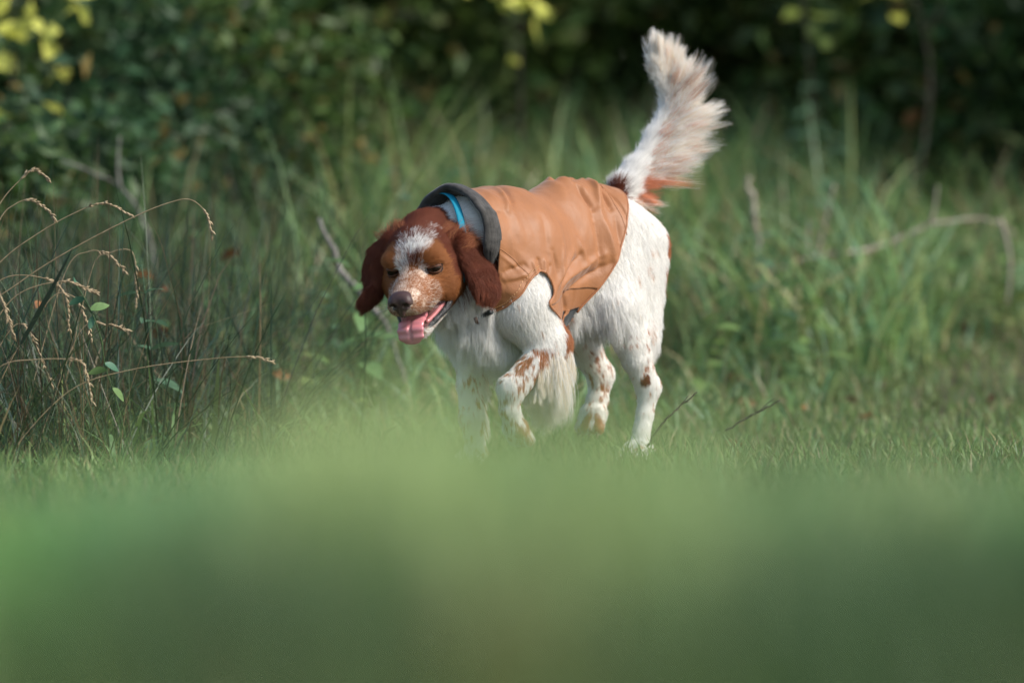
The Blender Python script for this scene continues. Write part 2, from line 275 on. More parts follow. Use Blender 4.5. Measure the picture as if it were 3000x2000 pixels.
# rank meadow grass behind the lawn
MEADOW = np.array([(.12, .215, .070), (.145, .235, .068), (.095, .200, .095), (.20, .245, .085), (.15, .250, .10)])
r_ = scatter(95000, -4.5, 4.5, -2.4, 9.0, lambda x, y: smooth(y-edge_y(x), -.15, .5)*np.where(y > 5, .45, 1)*np.where(np.abs(x) < .5+.08*(y+10.8), 1, .45)*(.35+.9*fbm(np.stack([x, y, 0*x], -1), 2.0, 2, 5)))
n = len(r_); tall = (.08+.36*fbm(r_*np.array([1, 1, 0]), 1.7, 2, 8))*(.45+.65*smooth(r_[:, 1]-edge_y(r_[:, 0]), 0, 2.4))
V, F_, C = blade_mesh(r_, tall*R.uniform(.45, 1.35, n)*np.where(R.rand(n) < .08, 1.5, 1), R.uniform(.003, .0075, n)*np.where(R.rand(n) < .15, 1.8, 1), R.rand(n)*6.28, R.uniform(.05, .55, n), R.uniform(.4, 2.4, n), grass_col(n, MEADOW, .13, r_), 4)
link('meadow_grass', mesh_np('meadow_grass', V, F_, M_blade, C), None, 'rank green meadow grass behind the dog up to the bushes', 'grass', kind='stuff')
# fine tangle of stems at the left, its shade put into dark colours
r_ = scatter(34000, -3.2, -.2, -.7, 4.6, lambda x, y: smooth(y-edge_y(x), -.1, .5)*smooth(x, -.2, -.85))
n = len(r_); V, F_, C = blade_mesh(r_, (.26+.44*fbm(r_*np.array([1, 1, 0]), 1.9, 2, 41))*R.uniform(.4, 1.25, n), R.uniform(.0012, .0042, n), R.rand(n)*6.28, R.uniform(.0, .8, n), R.uniform(-.6, 2.2, n), np.array([(.035, .068, .032), (.050, .080, .034), (.030, .062, .046), (.09, .062, .034), (.18, .13, .07)])[R.choice(5, n, p=[.3, .25, .2, .15, .1])]*R.uniform(.6, 1.3, (n, 1)), 4)
link('tangled_stems', mesh_np('tangled_stems', V, F_, M_blade, C), None, 'dark tangle of fine stems and blades along the left side', 'undergrowth', kind='stuff')
# tall pale grass in front of the bushes
r_ = scatter(46000, -4.5, 4.0, 2.6, 8.0, lambda x, y: np.where(np.abs(x) < .5+.08*(y+10.8), 1, .45)*(.15+1.2*smooth(fbm(np.stack([x, y, 0*x], -1), 1.5, 2, 5), .35, .65))*np.where(x > 1.4, .5, 1)*np.where(x < -1.2, .4, 1)*smooth(y-edge_y(x), .2, 1.2))
n = len(r_); hgt = (.26+.54*fbm(r_*np.array([1, 1, 0]), 1.3, 2, 21))*R.uniform(.45, 1.25, n)*np.where(r_[:, 0] > 1.0, .68, 1)*(.7+.3*smooth(r_[:, 1], 2.6, 4))
V, F_, C = blade_mesh(r_, hgt, R.uniform(.005, .013, n), R.rand(n)*6.28, R.uniform(.0, .4, n), R.uniform(.3, 2.4, n), grass_col(n, MEADOW*np.array([1.0, .98, .95]), .16, r_)*(.45+1.25*fbm(r_*np.array([1, .6, 0]), 2.2, 2, 33))[:, None], 4)
link('reedy_grass', mesh_np('reedy_grass', V, F_, M_blade, C), None, 'tall pale grass standing in front of the dark bushes', 'grass', kind='stuff')
# ------------------------------------------------------------------ the dog
TH = math.radians(40); DF = np.array([-math.sin(TH), -math.cos(TH), 0]); DL = np.array([math.cos(TH), -math.sin(TH), 0]); DO = np.array([.075, 0, 0])
def to_dog(q): q = np.asarray(q)-DO; return np.stack([q@DF, q@DL, q[..., 2]], -1)
def dv(w): w = np.asarray(w, float); return np.array([w@DF, w@DL, w[2]])          # world direction -> dog frame
def D(px, py, v):                                          # pixel + distance from the dog's midplane -> dog frame
    d = ray(px, py); t = (v-(CAM-DO)@DL)/(d@DL); return to_dog(CAM+t*d)
def DY(px, py, Y): return to_dog(at(px, py, Y))
def project(p):
    p = np.asarray(p); q = DO + p[..., :1]*DF + p[..., 1:2]*DL + p[..., 2:]*np.array([0, 0, 1.]) - CAM
    f = np.array([0, math.cos(PITCH), -math.sin(PITCH)]); u = np.array([0, math.sin(PITCH), math.cos(PITCH)])
    z = q@f; return np.stack([1500+FPX*q[..., 0]/z, 1000-FPX*(q@u)/z], -1)

dog = link('dog', None, None, 'white and reddish brown spaniel type dog in an orange coat walking over grass', 'dog')
dog.location = DO; dog.rotation_euler = (0, 0, math.atan2(DF[1], DF[0])); dog.empty_display_size = .1

# head frame
HY = math.radians(14); HP = math.radians(18); HR = math.radians(5)
hf = np.array([-math.sin(HY)*math.cos(HP), -math.cos(HY)*math.cos(HP), -math.sin(HP)])
hl = np.array([math.cos(HY), -math.sin(HY), 0]); ht = np.cross(hf, hl)
hl, ht = hl*math.cos(HR)+ht*math.sin(HR), ht*math.cos(HR)-hl*math.sin(HR)
HF, HL, HT = dv(hf), dv(hl), dv(ht)
HS = 1.15
HC = D(1212, 788, .015)                                    # between the eyes
HM = np.stack([HF, HL, HT])                                 # rows
def H(f, l, t): return HC + HS*(f*HF + l*HL + t*HT)
def to_head(p): return (np.asarray(p)-HC)@HM.T/HS
HEADG = ('skull', 'brow', 'cheek', 'muzzle', 'jaw', 'socket', 'n', 't')

# primitives: (group, kind, data, k, flow)
PR = []
def seg(group, a, b, ra, rb, k=.02, side=(0, 1, 0), flow=None):
    """tapered capsule with an elliptical section: ra along side axis, rb across; each a (start,end) pair"""
    a = np.asarray(a, float); b = np.asarray(b, float); ra = ra if isinstance(ra, tuple) else (ra, ra); rb = rb if isinstance(rb, tuple) else (rb, rb)
    if group in HEADG: ra = (ra[0]*HS, ra[1]*HS); rb = (rb[0]*HS, rb[1]*HS)
    PR.append(dict(g=group, a=a, b=b, ra=ra, rb=rb, k=k, side=np.asarray(side, float), flow=np.asarray(flow, float) if flow is not None else nrm(b-a+1e-9)))
def chain(group, pts, rs, k=.02, side=(0, 1, 0), flow=None):
    for i in range(len(pts)-1):
        r0, r1 = rs[i], rs[i+1]
        r0 = r0 if isinstance(r0, tuple) else (r0, r0); r1 = r1 if isinstance(r1, tuple) else (r1, r1)
        seg(group, pts[i], pts[i+1], (r0[0], r1[0]), (r0[1], r1[1]), k if i == 0 else min(k, .006), side, flow)
def ell(group, c, r, k=.02, ax=None, flow=(-1, 0, -.3), cut=False):
    PR.append(dict(g=group, c=np.asarray(c, float), r=np.asarray(r, float)*(HS if group in HEADG else 1), ax=np.eye(3) if ax is None else ax, k=k, flow=np.asarray(flow, float), cut=cut))
def pr_dist(pr, p):
    if 'c' in pr:
        q = (p-pr['c'])@pr['ax'].T; r = pr['r']; k0 = np.linalg.norm(q/r, axis=-1); k1 = np.linalg.norm(q/(r*r), axis=-1)
        return k0*(k0-1)/np.maximum(k1, 1e-6)
    a, b = pr['a'], pr['b']; d = b-a; L2 = max(d@d, 1e-9); q = p-a; t = np.clip(q@d/L2, 0, 1); o = q-t[..., None]*d
    ax = d/math.sqrt(L2); s = pr['side']-ax*(pr['side']@ax); s = s/max(np.linalg.norm(s), 1e-6); c = np.cross(ax, s)
    ra = pr['ra'][0]+(pr['ra'][1]-pr['ra'][0])*t; rb = pr['rb'][0]+(pr['rb'][1]-pr['rb'][0])*t
    x = (o@s)/ra; y = (o@c)/rb; z = (o@ax)/np.minimum(ra, rb); k0 = np.sqrt(x*x+y*y+z*z)
    k1 = np.sqrt((x/ra)**2+(y/rb)**2+(z/np.minimum(ra, rb))**2)
    return np.where(k1 > 1e-6, k0*(k0-1)/np.maximum(k1, 1e-6), -np.minimum(ra, rb))
def pr_box(pr):
    if 'c' in pr: m = pr['r'].max(); return pr['c']-m, pr['c']+m
    m = max(pr['ra']+pr['rb']); return np.minimum(pr['a'], pr['b'])-m, np.maximum(pr['a'], pr['b'])+m
def smin(a, b, k):
    h = np.clip(.5+.5*(b-a)/k, 0, 1); return b+(a-b)*h-k*h*(1-h)

DN = (0, 0, -1)
# trunk
seg('trunk', (.15, 0, .385), (-.04, 0, .402), (.084, .080), (.125, .108), .03, flow=(-1, 0, -.25))
seg('trunk', (-.04, 0, .405), (-.16, 0, .435), (.080, .074), (.098, .078), .04, flow=(-1, 0, -.25))
seg('trunk', (-.14, 0, .44), (-.205, 0, .445), (.078, .060), (.076, .062), .04, flow=(-1, 0, -.4))
seg('chest', (.17, 0, .39), (.205, -.005, .32), (.082, .070), (.085, .062), .04, flow=(-.25, 0, -1))
seg('chest', (.19, 0, .30), (.10, 0, .255), (.052, .05), (.05, .045), .05, flow=(-.4, 0, -1))
seg('belly', (.08, 0, .29), (-.10, 0, .335), (.06, .05), (.045, .04), .05, flow=(-.7, 0, -.7))
# neck
chain('neck', [(.15, 0, .425), (.245, .004, .438), H(-.115, 0, -.006)], [(.086, .094), (.070, .076), (.060, .062)], .04, flow=(-1, 0, -.3))
seg('neck', (.20, 0, .375), H(-.075, 0, -.050), (.07, .050), (.075, .050), .04, flow=(-.5, 0, -1))
# left hind leg (standing)
seg('thigh', (-.165, .055, .44), (-.085, .082, .305), (.046, .042), (.085, .058), .035, flow=(-.35, 0, -1))
seg('thigh', (-.205, .055, .425), (-.175, .075, .25), (.042, .034), (.055, .040), .035, flow=(-.2, 0, -1))
chain('shankL', [(-.095, .084, .30), (-.15, .086, .21), (-.188, .085, .150)], [(.034, .043), (.025, .032), (.0185, .023)], .03)
chain('shankL', [(-.190, .085, .152), (-.178, .085, .10), (-.160, .085, .045)], [(.0178, .0205), (.0148, .0165), (.017, .018)], .018)
for i, (dy, du) in enumerate(((-.021, -.004), (-.007, .006), (.008, .006), (.022, -.004))):
    seg('pawL', (-.155+du, .085+dy*.7, .032), (-.128+du, .085+dy, .017), (.0095, .0105), (.015, .012), .010, flow=(1, 0, -.5))
seg('pawL', (-.175, .085, .028), (-.145, .085, .026), .022, .018, .015, flow=(1, 0, -.8))
# right hind leg (swinging)
seg('thigh', (-.165, -.055, .44), (-.145, -.078, .285), (.044, .04), (.082, .055), .035, flow=(-.3, 0, -1))
chain('shankR', [(-.15, -.078, .28), (-.20, -.075, .215), (-.235, -.07, .170)], [(.034, .042), (.026, .032), (.021, .025)], .03)
chain('shankR', [(-.236, -.07, .172), (-.225, -.07, .125), (-.212, -.07, .098)], [(.020, .022), (.019, .020), (.022, .02)], .018)
for dy, du in ((-.022, .0), (-.008, .006), (.008, .006), (.022, .0)):
    seg('pawR', (-.214+du, -.07+dy*.8, .10), (-.20+du, -.07+dy, .070), (.0095, .0105), (.014, .012), .010, flow=(.3, 0, -1))
# left fore leg (lifted, reaching forward)
chain('shoulder', [(.11, .060, .43), (.185, .078, .325)], [(.036, .065), (.042, .055)], .04, flow=(-.3, .1, -1))
chain('shoulder', [(.185, .080, .315), (.12, .095, .235)], [(.040, .054), (.034, .046)], .035, flow=(-.4, .1, -.9))
chain('foreL', [(.118, .097, .235), (.165, .097, .198), (.222, .087, .158)], [(.031, .038), (.026, .030), (.021, .0235)], .02, flow=(.3, 0, -.9))
chain('foreL', [(.224, .086, .158), (.222, .083, .12), (.207, .081, .090)], [(.020, .0215), (.0165, .0175), (.018, .017)], .014, flow=(-.2, 0, -1))
for dy in (-.018, -.006, .006, .018):
    seg('pawF', (.205, .081+dy*.8, .085), (.186, .081+dy, .062), (.009, .0095), (.013, .011), .010, flow=(-.2, 0, -1))
# right fore leg (standing)
chain('shoulderR', [(.11, -.060, .43), (.185, -.078, .325), (.135, -.085, .235)], [(.036, .065), (.040, .055), (.033, .044)], .04, flow=(-.3, 0, -1))
chain('foreR', [(.135, -.084, .235), (.148, -.078, .16), (.148, -.074, .10)], [(.029, .035), (.022, .025), (.019, .021)], .025, flow=DN)
chain('foreR', [(.148, -.074, .10), (.138, -.072, .05)], [(.021, .022), (.018, .019)], .014, flow=DN)
for dy, du in ((-.021, -.004), (-.007, .006), (.008, .006), (.022, -.004)):
    seg('pawG', (.140+du, -.072+dy*.7, .034), (.165+du, -.072+dy, .017), (.0095, .0105), (.015, .012), .010, flow=(1, 0, -.5))
# tail
TAILP = spline([(-.185, 0, .475), D(1838, 535, 0), D(1882, 480, 0), D(1918, 410, 0), D(1950, 345, 0), D(1958, 285, 0), D(1938, 225, 0)], 9)
chain('tail', list(TAILP), [.025, .024, .020, .016, .0145, .012, .010, .008, .006], .008)
# head
ell('skull', H(-.058, 0, .007), (.072, .0535, .053), .02, HM, flow=-HF+.2*HT)
ell('skull', H(-.105, 0, .012), (.045, .046, .048), .03, HM, flow=-HF)
for s in (1, -1):
    ell('brow', H(-.008, s*.031, .016), (.022, .020, .0135), .018, HM, flow=-HF*.5+.6*HT+s*.5*HL)
    ell('cheek', H(-.042, s*.038, -.034), (.042, .025, .036), .025, HM, flow=-HF-.2*HT)
    ell('muzzle', H(.052, s*.0155, -.037), (.036, .0165, .019), .014, HM, flow=-.7*HF-.6*HT+s*.2*HL)
    seg('cheek', H(-.02, s*.036, -.03), H(.035, s*.022, -.04), (.016, .014), (.022, .017), .018, side=HL, flow=-HF-.3*HT)
seg('muzzle', H(-.01, 0, -.014), H(.083, 0, -.030), (.030, .0225), (.026, .019), .016, side=HL, flow=-HF)
for s in (1, -1):
    ell('socket', H(.010, s*.0345, -.0015), (.011, .0145, .0075), .007, HM, cut=True)
# lower jaw (open)
for s in (1, -1):
    seg('jaw', H(-.045, s*.034, -.062), H(.045, s*.0125, -.089), (.013, .009), (.019, .0095), .006, side=HL, flow=-HF-.3*HT)
seg('jaw', H(-.04, 0, -.082), H(.046, 0, -.093), (.030, .015), (.014, .0075), .012, side=HL, flow=-HF-.3*HT)
# ears
EY = HC@np.array([DF[1], DL[1], 0])
def ear(group, pts, rs):
    # every point: pixel x, pixel y, depth beside the eyes' depth; every radius (wide, thin)
    Q = [DY(x, y, EY+dy) for x, y, dy in pts]
    for i in range(len(Q)-1):
        ax = nrm(Q[i+1]-Q[i]); sd_ = pts[i][3] if len(pts[i]) > 3 else None
        seg(group, Q[i], Q[i+1], (rs[i][0], rs[i+1][0]), (rs[i][1], rs[i+1][1]), .010, side=EARSIDE[group], flow=ax)
    return Q
EARSIDE = {'earL': dv((.75, .66, .0)), 'earR': dv((-.55, .83, -.1))}
_p = [(1336, 700, .045), (1372, 738, .055), (1412, 796, .058), (1424, 840, .050), (1420, 864, .044)]
EARL = ear('earL', [(a, b, c) for a, b, c in _p], [(.020, .012), (.030, .009), (.036, .0075), (.032, .0065), (.022, .006)])
_p = [(1150, 705, .050), (1112, 742, .066), (1094, 796, .070), (1100, 838, .060)]
EARR = ear('earR', _p, [(.022, .012), (.032, .009), (.034, .0075), (.022, .0065)])
EARSIDE['earR'] = dv((.4, .3, .85))
ear('earR', [(1112, 838, .060), (1090, 862, .045), (1070, 884, .036)], [(.020, .007), (.015, .0065), (.013, .006)])
EARSIDE['earR'] = dv((-.55, .83, -.1))

def sdf_grid(prims, lo, hi, h, cuts_last=True):
    n = np.ceil((hi-lo)/h).astype(int)+1; G = np.full(n, .05, np.float32)
    xs = [lo[i]+np.arange(n[i])*h for i in range(3)]
    for pr in [p for p in prims if not p.get('cut')]+[p for p in prims if p.get('cut')]:
        a, b = pr_box(pr); m = pr['k']+3*h
        i0 = np.maximum(np.floor((a-m-lo)/h).astype(int), 0); i1 = np.minimum(np.ceil((b+m-lo)/h).astype(int)+1, n)
        if (i1 <= i0).any(): continue
        sl = tuple(slice(i0[i], i1[i]) for i in range(3))
        p = np.stack(np.meshgrid(*[xs[i][sl[i]] for i in range(3)], indexing='ij'), -1)
        d = pr_dist(pr, p).astype(np.float32)
        G[sl] = -smin(-G[sl], d, pr['k']) if pr.get('cut') else smin(G[sl], d, pr['k'])
    return G
def surface_nets(G, lo, h):
    S = G < 0; n = np.array(G.shape); cnt = np.zeros(n-1, np.uint8)
    cs = [(a, b, c) for a in (0, 1) for b in (0, 1) for c in (0, 1)]
    for a, b, c in cs: cnt += S[a:n[0]-1+a, b:n[1]-1+b, c:n[2]-1+c]
    act = np.argwhere((cnt > 0) & (cnt < 8)); idx = np.full(n-1, -1, np.int32); idx[tuple(act.T)] = np.arange(len(act))
    val = {c: G[tuple((act+np.array(c)).T)] for c in cs}; acc = np.zeros((len(act), 3)); num = np.zeros(len(act))
    for c in cs:
        for ax in range(3):
            if c[ax]: continue
            e = list(c); e[ax] = 1; e = tuple(e); v0, v1 = val[c], val[e]; m = (v0 < 0) != (v1 < 0)
            t = v0/np.where(m, v0-v1, 1); p = np.array(c, float)+np.zeros((len(act), 3)); p[:, ax] += t
            acc[m] += p[m]; num[m] += 1
    V = lo+(act+acc/num[:, None])*h; F = []
    for ax in range(3):
        b, c = (ax+1) % 3, (ax+2) % 3
        s0 = [slice(1, n[i]-1) for i in range(3)]; s0[ax] = slice(0, n[ax]-1); s1 = list(s0); s1[ax] = slice(1, n[ax])
        A, B = S[tuple(s0)], S[tuple(s1)]; off = np.array([1, 1, 1]); off[ax] = 0
        for flip, m in ((False, A & ~B), (True, ~A & B)):
            e = np.argwhere(m)+off
            if not len(e): continue
            def g(db, dc):
                q = e.copy(); q[:, b] += db; q[:, c] += dc; return idx[tuple(q.T)]
            q = np.stack([g(-1, -1), g(0, -1), g(0, 0), g(-1, 0)], 1); F.append(q[:, ::-1] if flip else q)
    return V, np.concatenate(F)
def relax(V, F, it=2, lam=.5):
    E = np.concatenate([F[:, [i, (i+1) % 4]] for i in range(4)]); n = len(V)
    deg = np.bincount(E[:, 0], minlength=n)+np.bincount(E[:, 1], minlength=n)
    for _ in range(it):
        s = np.stack([np.bincount(E[:, 0], V[E[:, 1], k], n)+np.bincount(E[:, 1], V[E[:, 0], k], n) for k in range(3)], 1)
        V = V*(1-lam)+lam*s/np.maximum(deg, 1)[:, None]
    return V

LO = np.array([-.40, -.20, -.005]); HI = np.array([.56, .24, .82]); VX = .0032
BG = sdf_grid(PR, LO, HI, VX)
BV, BF = surface_nets(BG, LO, VX); BV = relax(BV, BF, 2)
def gsample(G, p):                                         # trilinear sample of the body grid
    q = np.clip((p-LO)/VX, 0, np.array(G.shape)-1.001); i = q.astype(int); f = q-i; out = 0
    for a in (0, 1):
        for b in (0, 1):
            for c in (0, 1):
                w = (f[..., 0] if a else 1-f[..., 0])*(f[..., 1] if b else 1-f[..., 1])*(f[..., 2] if c else 1-f[..., 2])
                out = out+w*G[i[..., 0]+a, i[..., 1]+b, i[..., 2]+c]
    return out

GROUPS = sorted({p['g'] for p in PR if not p.get('cut')}); GI = {g: i for i, g in enumerate(GROUPS)}
def attributes(p):
    """group index and blended coat-flow direction for surface points"""
    best = np.full(len(p), 9.); lab = np.zeros(len(p), int); fl = np.zeros((len(p), 3)); ws = np.zeros(len(p))
    for pr in PR:
        if pr.get('cut'): continue
        d = pr_dist(pr, p); m = d < best; best[m] = d[m]; lab[m] = GI[pr['g']]
        w = np.exp(-np.clip(d, -.01, .2)/.008); fl += w[:, None]*nrm(pr['flow']); ws += w
    return lab, nrm(fl/np.maximum(ws, 1e-12)[:, None])
BLAB, BFLOW = attributes(BV)

WHITE = np.array([.86, .835, .79]); LIVER = np.array([.15, .040, .018]); TAN = np.array([.34, .130, .042]); GINGER = np.array([.43, .17, .075])
def coat_colour(p, lab, rnd):
    """p: points in the dog frame, rnd: per-hair random number used for roan (mixed white and brown hairs)"""
    g = lambda *n: np.isin(lab, [GI[x] for x in n])
    c = np.tile(WHITE, (len(p), 1)); h = to_head(p); f, l, t = h.T
    n1 = fbm(p, 55, 3, 1); n2 = fbm(p, 120, 2, 4); n3 = noise(p, 30, 9)
    head = g('skull', 'brow', 'cheek', 'muzzle', 'jaw') | (g('neck') & (f > -.085+.02*(n1-.5)) & (t > -.045))
    head = head & ((f > -.122+.015*(n1-.5)) | (t < -.02)); c[head] = LIVER*1.15
    tn = smooth(np.hypot(f*.9, (np.abs(l)-.036))*.8+np.abs(t)*.35, .036, .014)+.55*smooth(t, -.010, -.03)+.35*(rnd-.5)+.5*(n1-.5)
    c[head & (tn > .45)] = TAN
    roan = head & (f > .016) & (t > -.06)                                   # muzzle: mixed hairs
    pw = np.where(roan, .30+.9*(n1-.5)+.22*smooth(np.abs(l), .022, .004), 0)
    br = head & (t < .026) & (f > -.02) & (np.abs(l) < .015+.016*n1); pw = np.where(br, .52+.9*(n1-.5), pw)
    dark = head & (np.hypot((t-.024)/1.2, l-.003) < .012+.010*n1) & (f < .03); pw = np.where(dark, .15, pw)
    e = np.hypot((t-.040)/.0135, (l-.006)/.027)+1.0*(n1-.5); fb = head & (e < 1.5) & (f > -.06); pw = np.where(fb, np.maximum(pw, smooth(e, 1.30, .35)*.85), pw)
    fb2 = head & (np.abs(l+.012) < .010) & (t > .0) & (t < .04) & (f > -.04); pw = np.where(fb2, np.maximum(pw, .65), pw)
    w = head & (rnd < pw); c[w] = WHITE*.93; c[w & roan] = (.70, .58, .47)
    wm = roan & ~w; c[wm] = TAN*.8+LIVER*.2
    ch = head & g('jaw') & (t < -.078); c[ch] = np.where((rnd[ch] < .75)[:, None], WHITE*.92, TAN)
    c[g('earL', 'earR')] = LIVER*1.15
    # legs: flecks and patches
    q = p*np.array([1, 1, .6])
    fl1 = fbm(q, 185, 2, 2); fl2 = fbm(q, 60, 2, 6); fl3 = .6*fl1+.4*fl2+.10*(rnd-.5)
    fore = g('foreL') & (rnd < .9*smooth(fl3+.06*smooth(p[:, 2], .155, .215)-.05*smooth(p[:, 2], .15, .10), .49, .585)); c[fore] = GINGER
    c[g('foreR') & (rnd < .85*smooth(fl3, .56, .64))] = GINGER*1.2
    hind = g('shankL', 'shankR', 'pawL', 'pawR', 'pawF', 'pawG') & (rnd < .85*smooth(fl3, np.where(g('shankL'), .63, .585), np.where(g('shankL'), .70, .66))); c[hind] = GINGER*1.1
    c[g('pawR', 'pawF') & (fl2+.2*(rnd-.5) > .52)] = GINGER*1.15
    c[g('thigh', 'shoulder') & (fl3 > .74)] = np.array([.62, .42, .30])
    for sp, r in ((D(1900, 1112, .11), .0095), (D(1855, 985, .12), .005), (D(1858, 1125, .11), .006)):
        c[g('shankL', 'thigh') & (np.linalg.norm((p-sp)*np.array([1, .35, .8]), axis=1) < r*(.8+.4*n2))] = LIVER*1.5
    # brown streak behind the shoulder, brown patch at the tail root
    st = g('shoulder', 'trunk', 'chest', 'belly') & (p[:, 0] < .118+.015*(n1-.5)) & (p[:, 0] > .03) & (p[:, 1] > .02); c[st] = GINGER
    c[g('trunk', 'tail') & (np.abs(p[:, 1]) < .035) & (p[:, 0] < -.170) & (p[:, 0] > -.196+.02*(n1-.5)) & (p[:, 2] > .46)] = LIVER*1.2
    c[g('thigh') & (p[:, 0] < -.225) & (n3 > .45)] = GINGER
    return c

BCOL = coat_colour(BV, BLAB, np.full(len(BV), .5))
EYES = [H(-.0015, s*.0338, -.001) for s in (1, -1)]
for e in EYES: BCOL[np.linalg.norm(BV-e, axis=1) < .019] = (.03, .018, .014)
hb = to_head(BV)                                             # lining of the open mouth
inm = np.isin(BLAB, [GI['jaw'], GI['muzzle'], GI['cheek']]) & (hb[:, 2] < -.056-.25*np.clip(hb[:, 0], 0, 1)) & (hb[:, 2] > -.080-.12*hb[:, 0]) & (hb[:, 0] > -.035) & (np.abs(hb[:, 1]) < .040)
BCOL[inm] = (.10, .035, .035)
M_skin = mat('dog_skin', rough=.75, spec=.2, attr='tint')
body = link('body', mesh_np('body', BV, [BF], M_skin, BCOL, True), dog, 'white body with freckled legs and a brown head')
print('body', len(BV))

# ---- coat (clothing): a shell in (u, phi) around the trunk
def wc(u): return .402+.03*smooth(u, .05, -.2)+.035*smooth(u, .16, .28)
US = np.linspace(-.30, .285, 196); PH = np.linspace(0, math.pi, 150)
def shell_radius():
    U, P_ = np.meshgrid(US, PH, indexing='ij'); best = np.zeros_like(U)
    trunk = [p for p in PR if p['g'] in ('trunk', 'chest', 'belly', 'neck', 'thigh', 'shoulder')]
    G2 = sdf_grid([p for p in trunk if not (p['g'] == 'thigh' and False)], LO, HI, VX)
    for sgn in (1,):
        for r in np.linspace(.03, .17, 90):
            p = np.stack([U, sgn*r*np.sin(P_), wc(U)+r*np.cos(P_)], -1); best = np.where(gsample(G2, p) < 0, r, best)
    return best
RB = shell_radius()
def blur(A, k):
    for ax, kk in ((0, k), (1, k)):
        w = np.exp(-.5*(np.arange(-3*kk, 3*kk+1)/kk)**2); w /= w.sum()
        pad = [(0, 0), (0, 0)]; pad[ax] = (3*kk, 3*kk); B = np.pad(A, pad, mode='edge' if ax == 0 else 'reflect')
        A = np.apply_along_axis(lambda v: np.convolve(v, w, 'valid'), ax, B)
    return A
RB = np.maximum(blur(RB, 7), RB-.004)
RB = np.maximum(RB, .105*smooth(US, -.26, -.15)[:, None]*0+RB)
RS = np.maximum(blur(np.maximum(RB+.012, .072), 3), RB+.011)
# neck opening: a little wider than the neck
RS += (.008*smooth(US, .20, .275))[:, None]
cap_ = (.145-.056*smooth(US, .17, .262))[:, None]+.10*smooth(PH, .9, 1.7)[None, :]; RS = np.where(RS > cap_, cap_+.15*(RS-cap_), RS)
def up(px, py, v):
    q = D(px, py, v); return np.array([q[0], math.atan2(v, q[2]-wc(q[0]))])
def shell_at(px, py):
    """(u, phi) where the pixel's ray meets the coat on the near side"""
    d = ray(px, py); best = None
    for v in np.linspace(.135, -.02, 120):
        q = D(px, py, v)
        if not (US[0] < q[0] < US[-1]): continue
        r = math.hypot(v, q[2]-wc(q[0])); ph = math.atan2(max(v, 1e-4), q[2]-wc(q[0]))
        i = int(np.clip(np.searchsorted(US, q[0]), 0, len(US)-1)); j = int(np.clip(ph/math.pi*(len(PH)-1), 0, len(PH)-1))
        e = r-RS[i, j]
        if best is None or abs(e) < abs(best[0]): best = (e, q[0], ph)
        if e < 0: break
    return np.array(best[1:])
hem = [shell_at(*a) for a in ((1440, 912), (1472, 900), (1505, 875), (1545, 825), (1568, 803), (1588, 794), (1607, 806), (1621, 838), (1622, 868), (1610, 892))]
rear = [shell_at(*a) for a in ((1690, 915), (1745, 850), (1798, 775), (1826, 690), (1837, 620), (1825, 572))]
u_front = .262
poly = [(u_front, -.4), (u_front, hem[0][1]+.12)] + [tuple(h) for h in hem] + [(.128, 2.30), (.094, 2.45), (.082, 2.62), (.078, math.pi+.4), (.026, math.pi+.4), (.026, 2.75)] + [tuple(h) for h in rear] + [(rear[-1][0]-.015, .2), (rear[-1][0]-.018, -.4)]
print('poly', np.round(poly, 3).tolist())
def poly_sd(poly, X, Y, sc=.1):
    """signed distance (inside < 0) in metres-like units, phi scaled by sc"""
    P = np.array(poly)*np.array([1, sc]); x = X; y = Y*sc; d = np.full(x.shape, 9.); ins = np.zeros(x.shape, bool); gx = np.zeros(x.shape); gy = np.zeros(x.shape)
    for i in range(len(P)):
        a, b = P[i], P[(i+1) % len(P)]; e = b-a; t = np.clip(((x-a[0])*e[0]+(y-a[1])*e[1])/max(e@e, 1e-12), 0, 1)
        qx, qy = a[0]+t*e[0], a[1]+t*e[1]; dd = np.hypot(x-qx, y-qy); m = dd < d; d[m] = dd[m]; gx[m] = qx[m]; gy[m] = qy[m]
        c = ((a[1] > y) != (b[1] > y)) & (x < (b[0]-a[0])*(y-a[1])/(b[1]-a[1]+1e-12)+a[0]); ins ^= c
    return np.where(ins, -d, d), gx, gy/sc
# full circle grid
phis = np.linspace(-math.pi, math.pi, 330); UU, PP = np.meshgrid(np.linspace(-.235, .27, 200), phis, indexing='ij')
# smooth the cut polygon by Catmull-Rom
polys = [tuple(q) for q in np.vstack([spline(np.array(poly[1:15]), 100), np.array(poly[15:17]), spline(np.array(poly[17:25]), 60), np.array([poly[-1], poly[0]])])]
SDv, GX, GY = poly_sd(polys, UU, np.abs(PP))
cell = .0024; near = np.abs(SDv) < cell*.75; sg = np.sign(PP); sg[sg == 0] = 1
UU = np.where(near, GX, UU); PP = np.where(near, sg*GY, PP); keepv = (SDv < cell*.75)
def rs_at(u, ph):
    fi = np.clip((u-US[0])/(US[-1]-US[0])*(len(US)-1), 0, len(US)-1.001); fj = np.clip(np.abs(ph)/math.pi*(len(PH)-1), 0, len(PH)-1.001)
    i = fi.astype(int); j = fj.astype(int); a = fi-i; b = fj-j
    return (RS[i, j]*(1-a)*(1-b)+RS[i+1, j]*a*(1-b)+RS[i, j+1]*(1-a)*b+RS[i+1, j+1]*a*b)
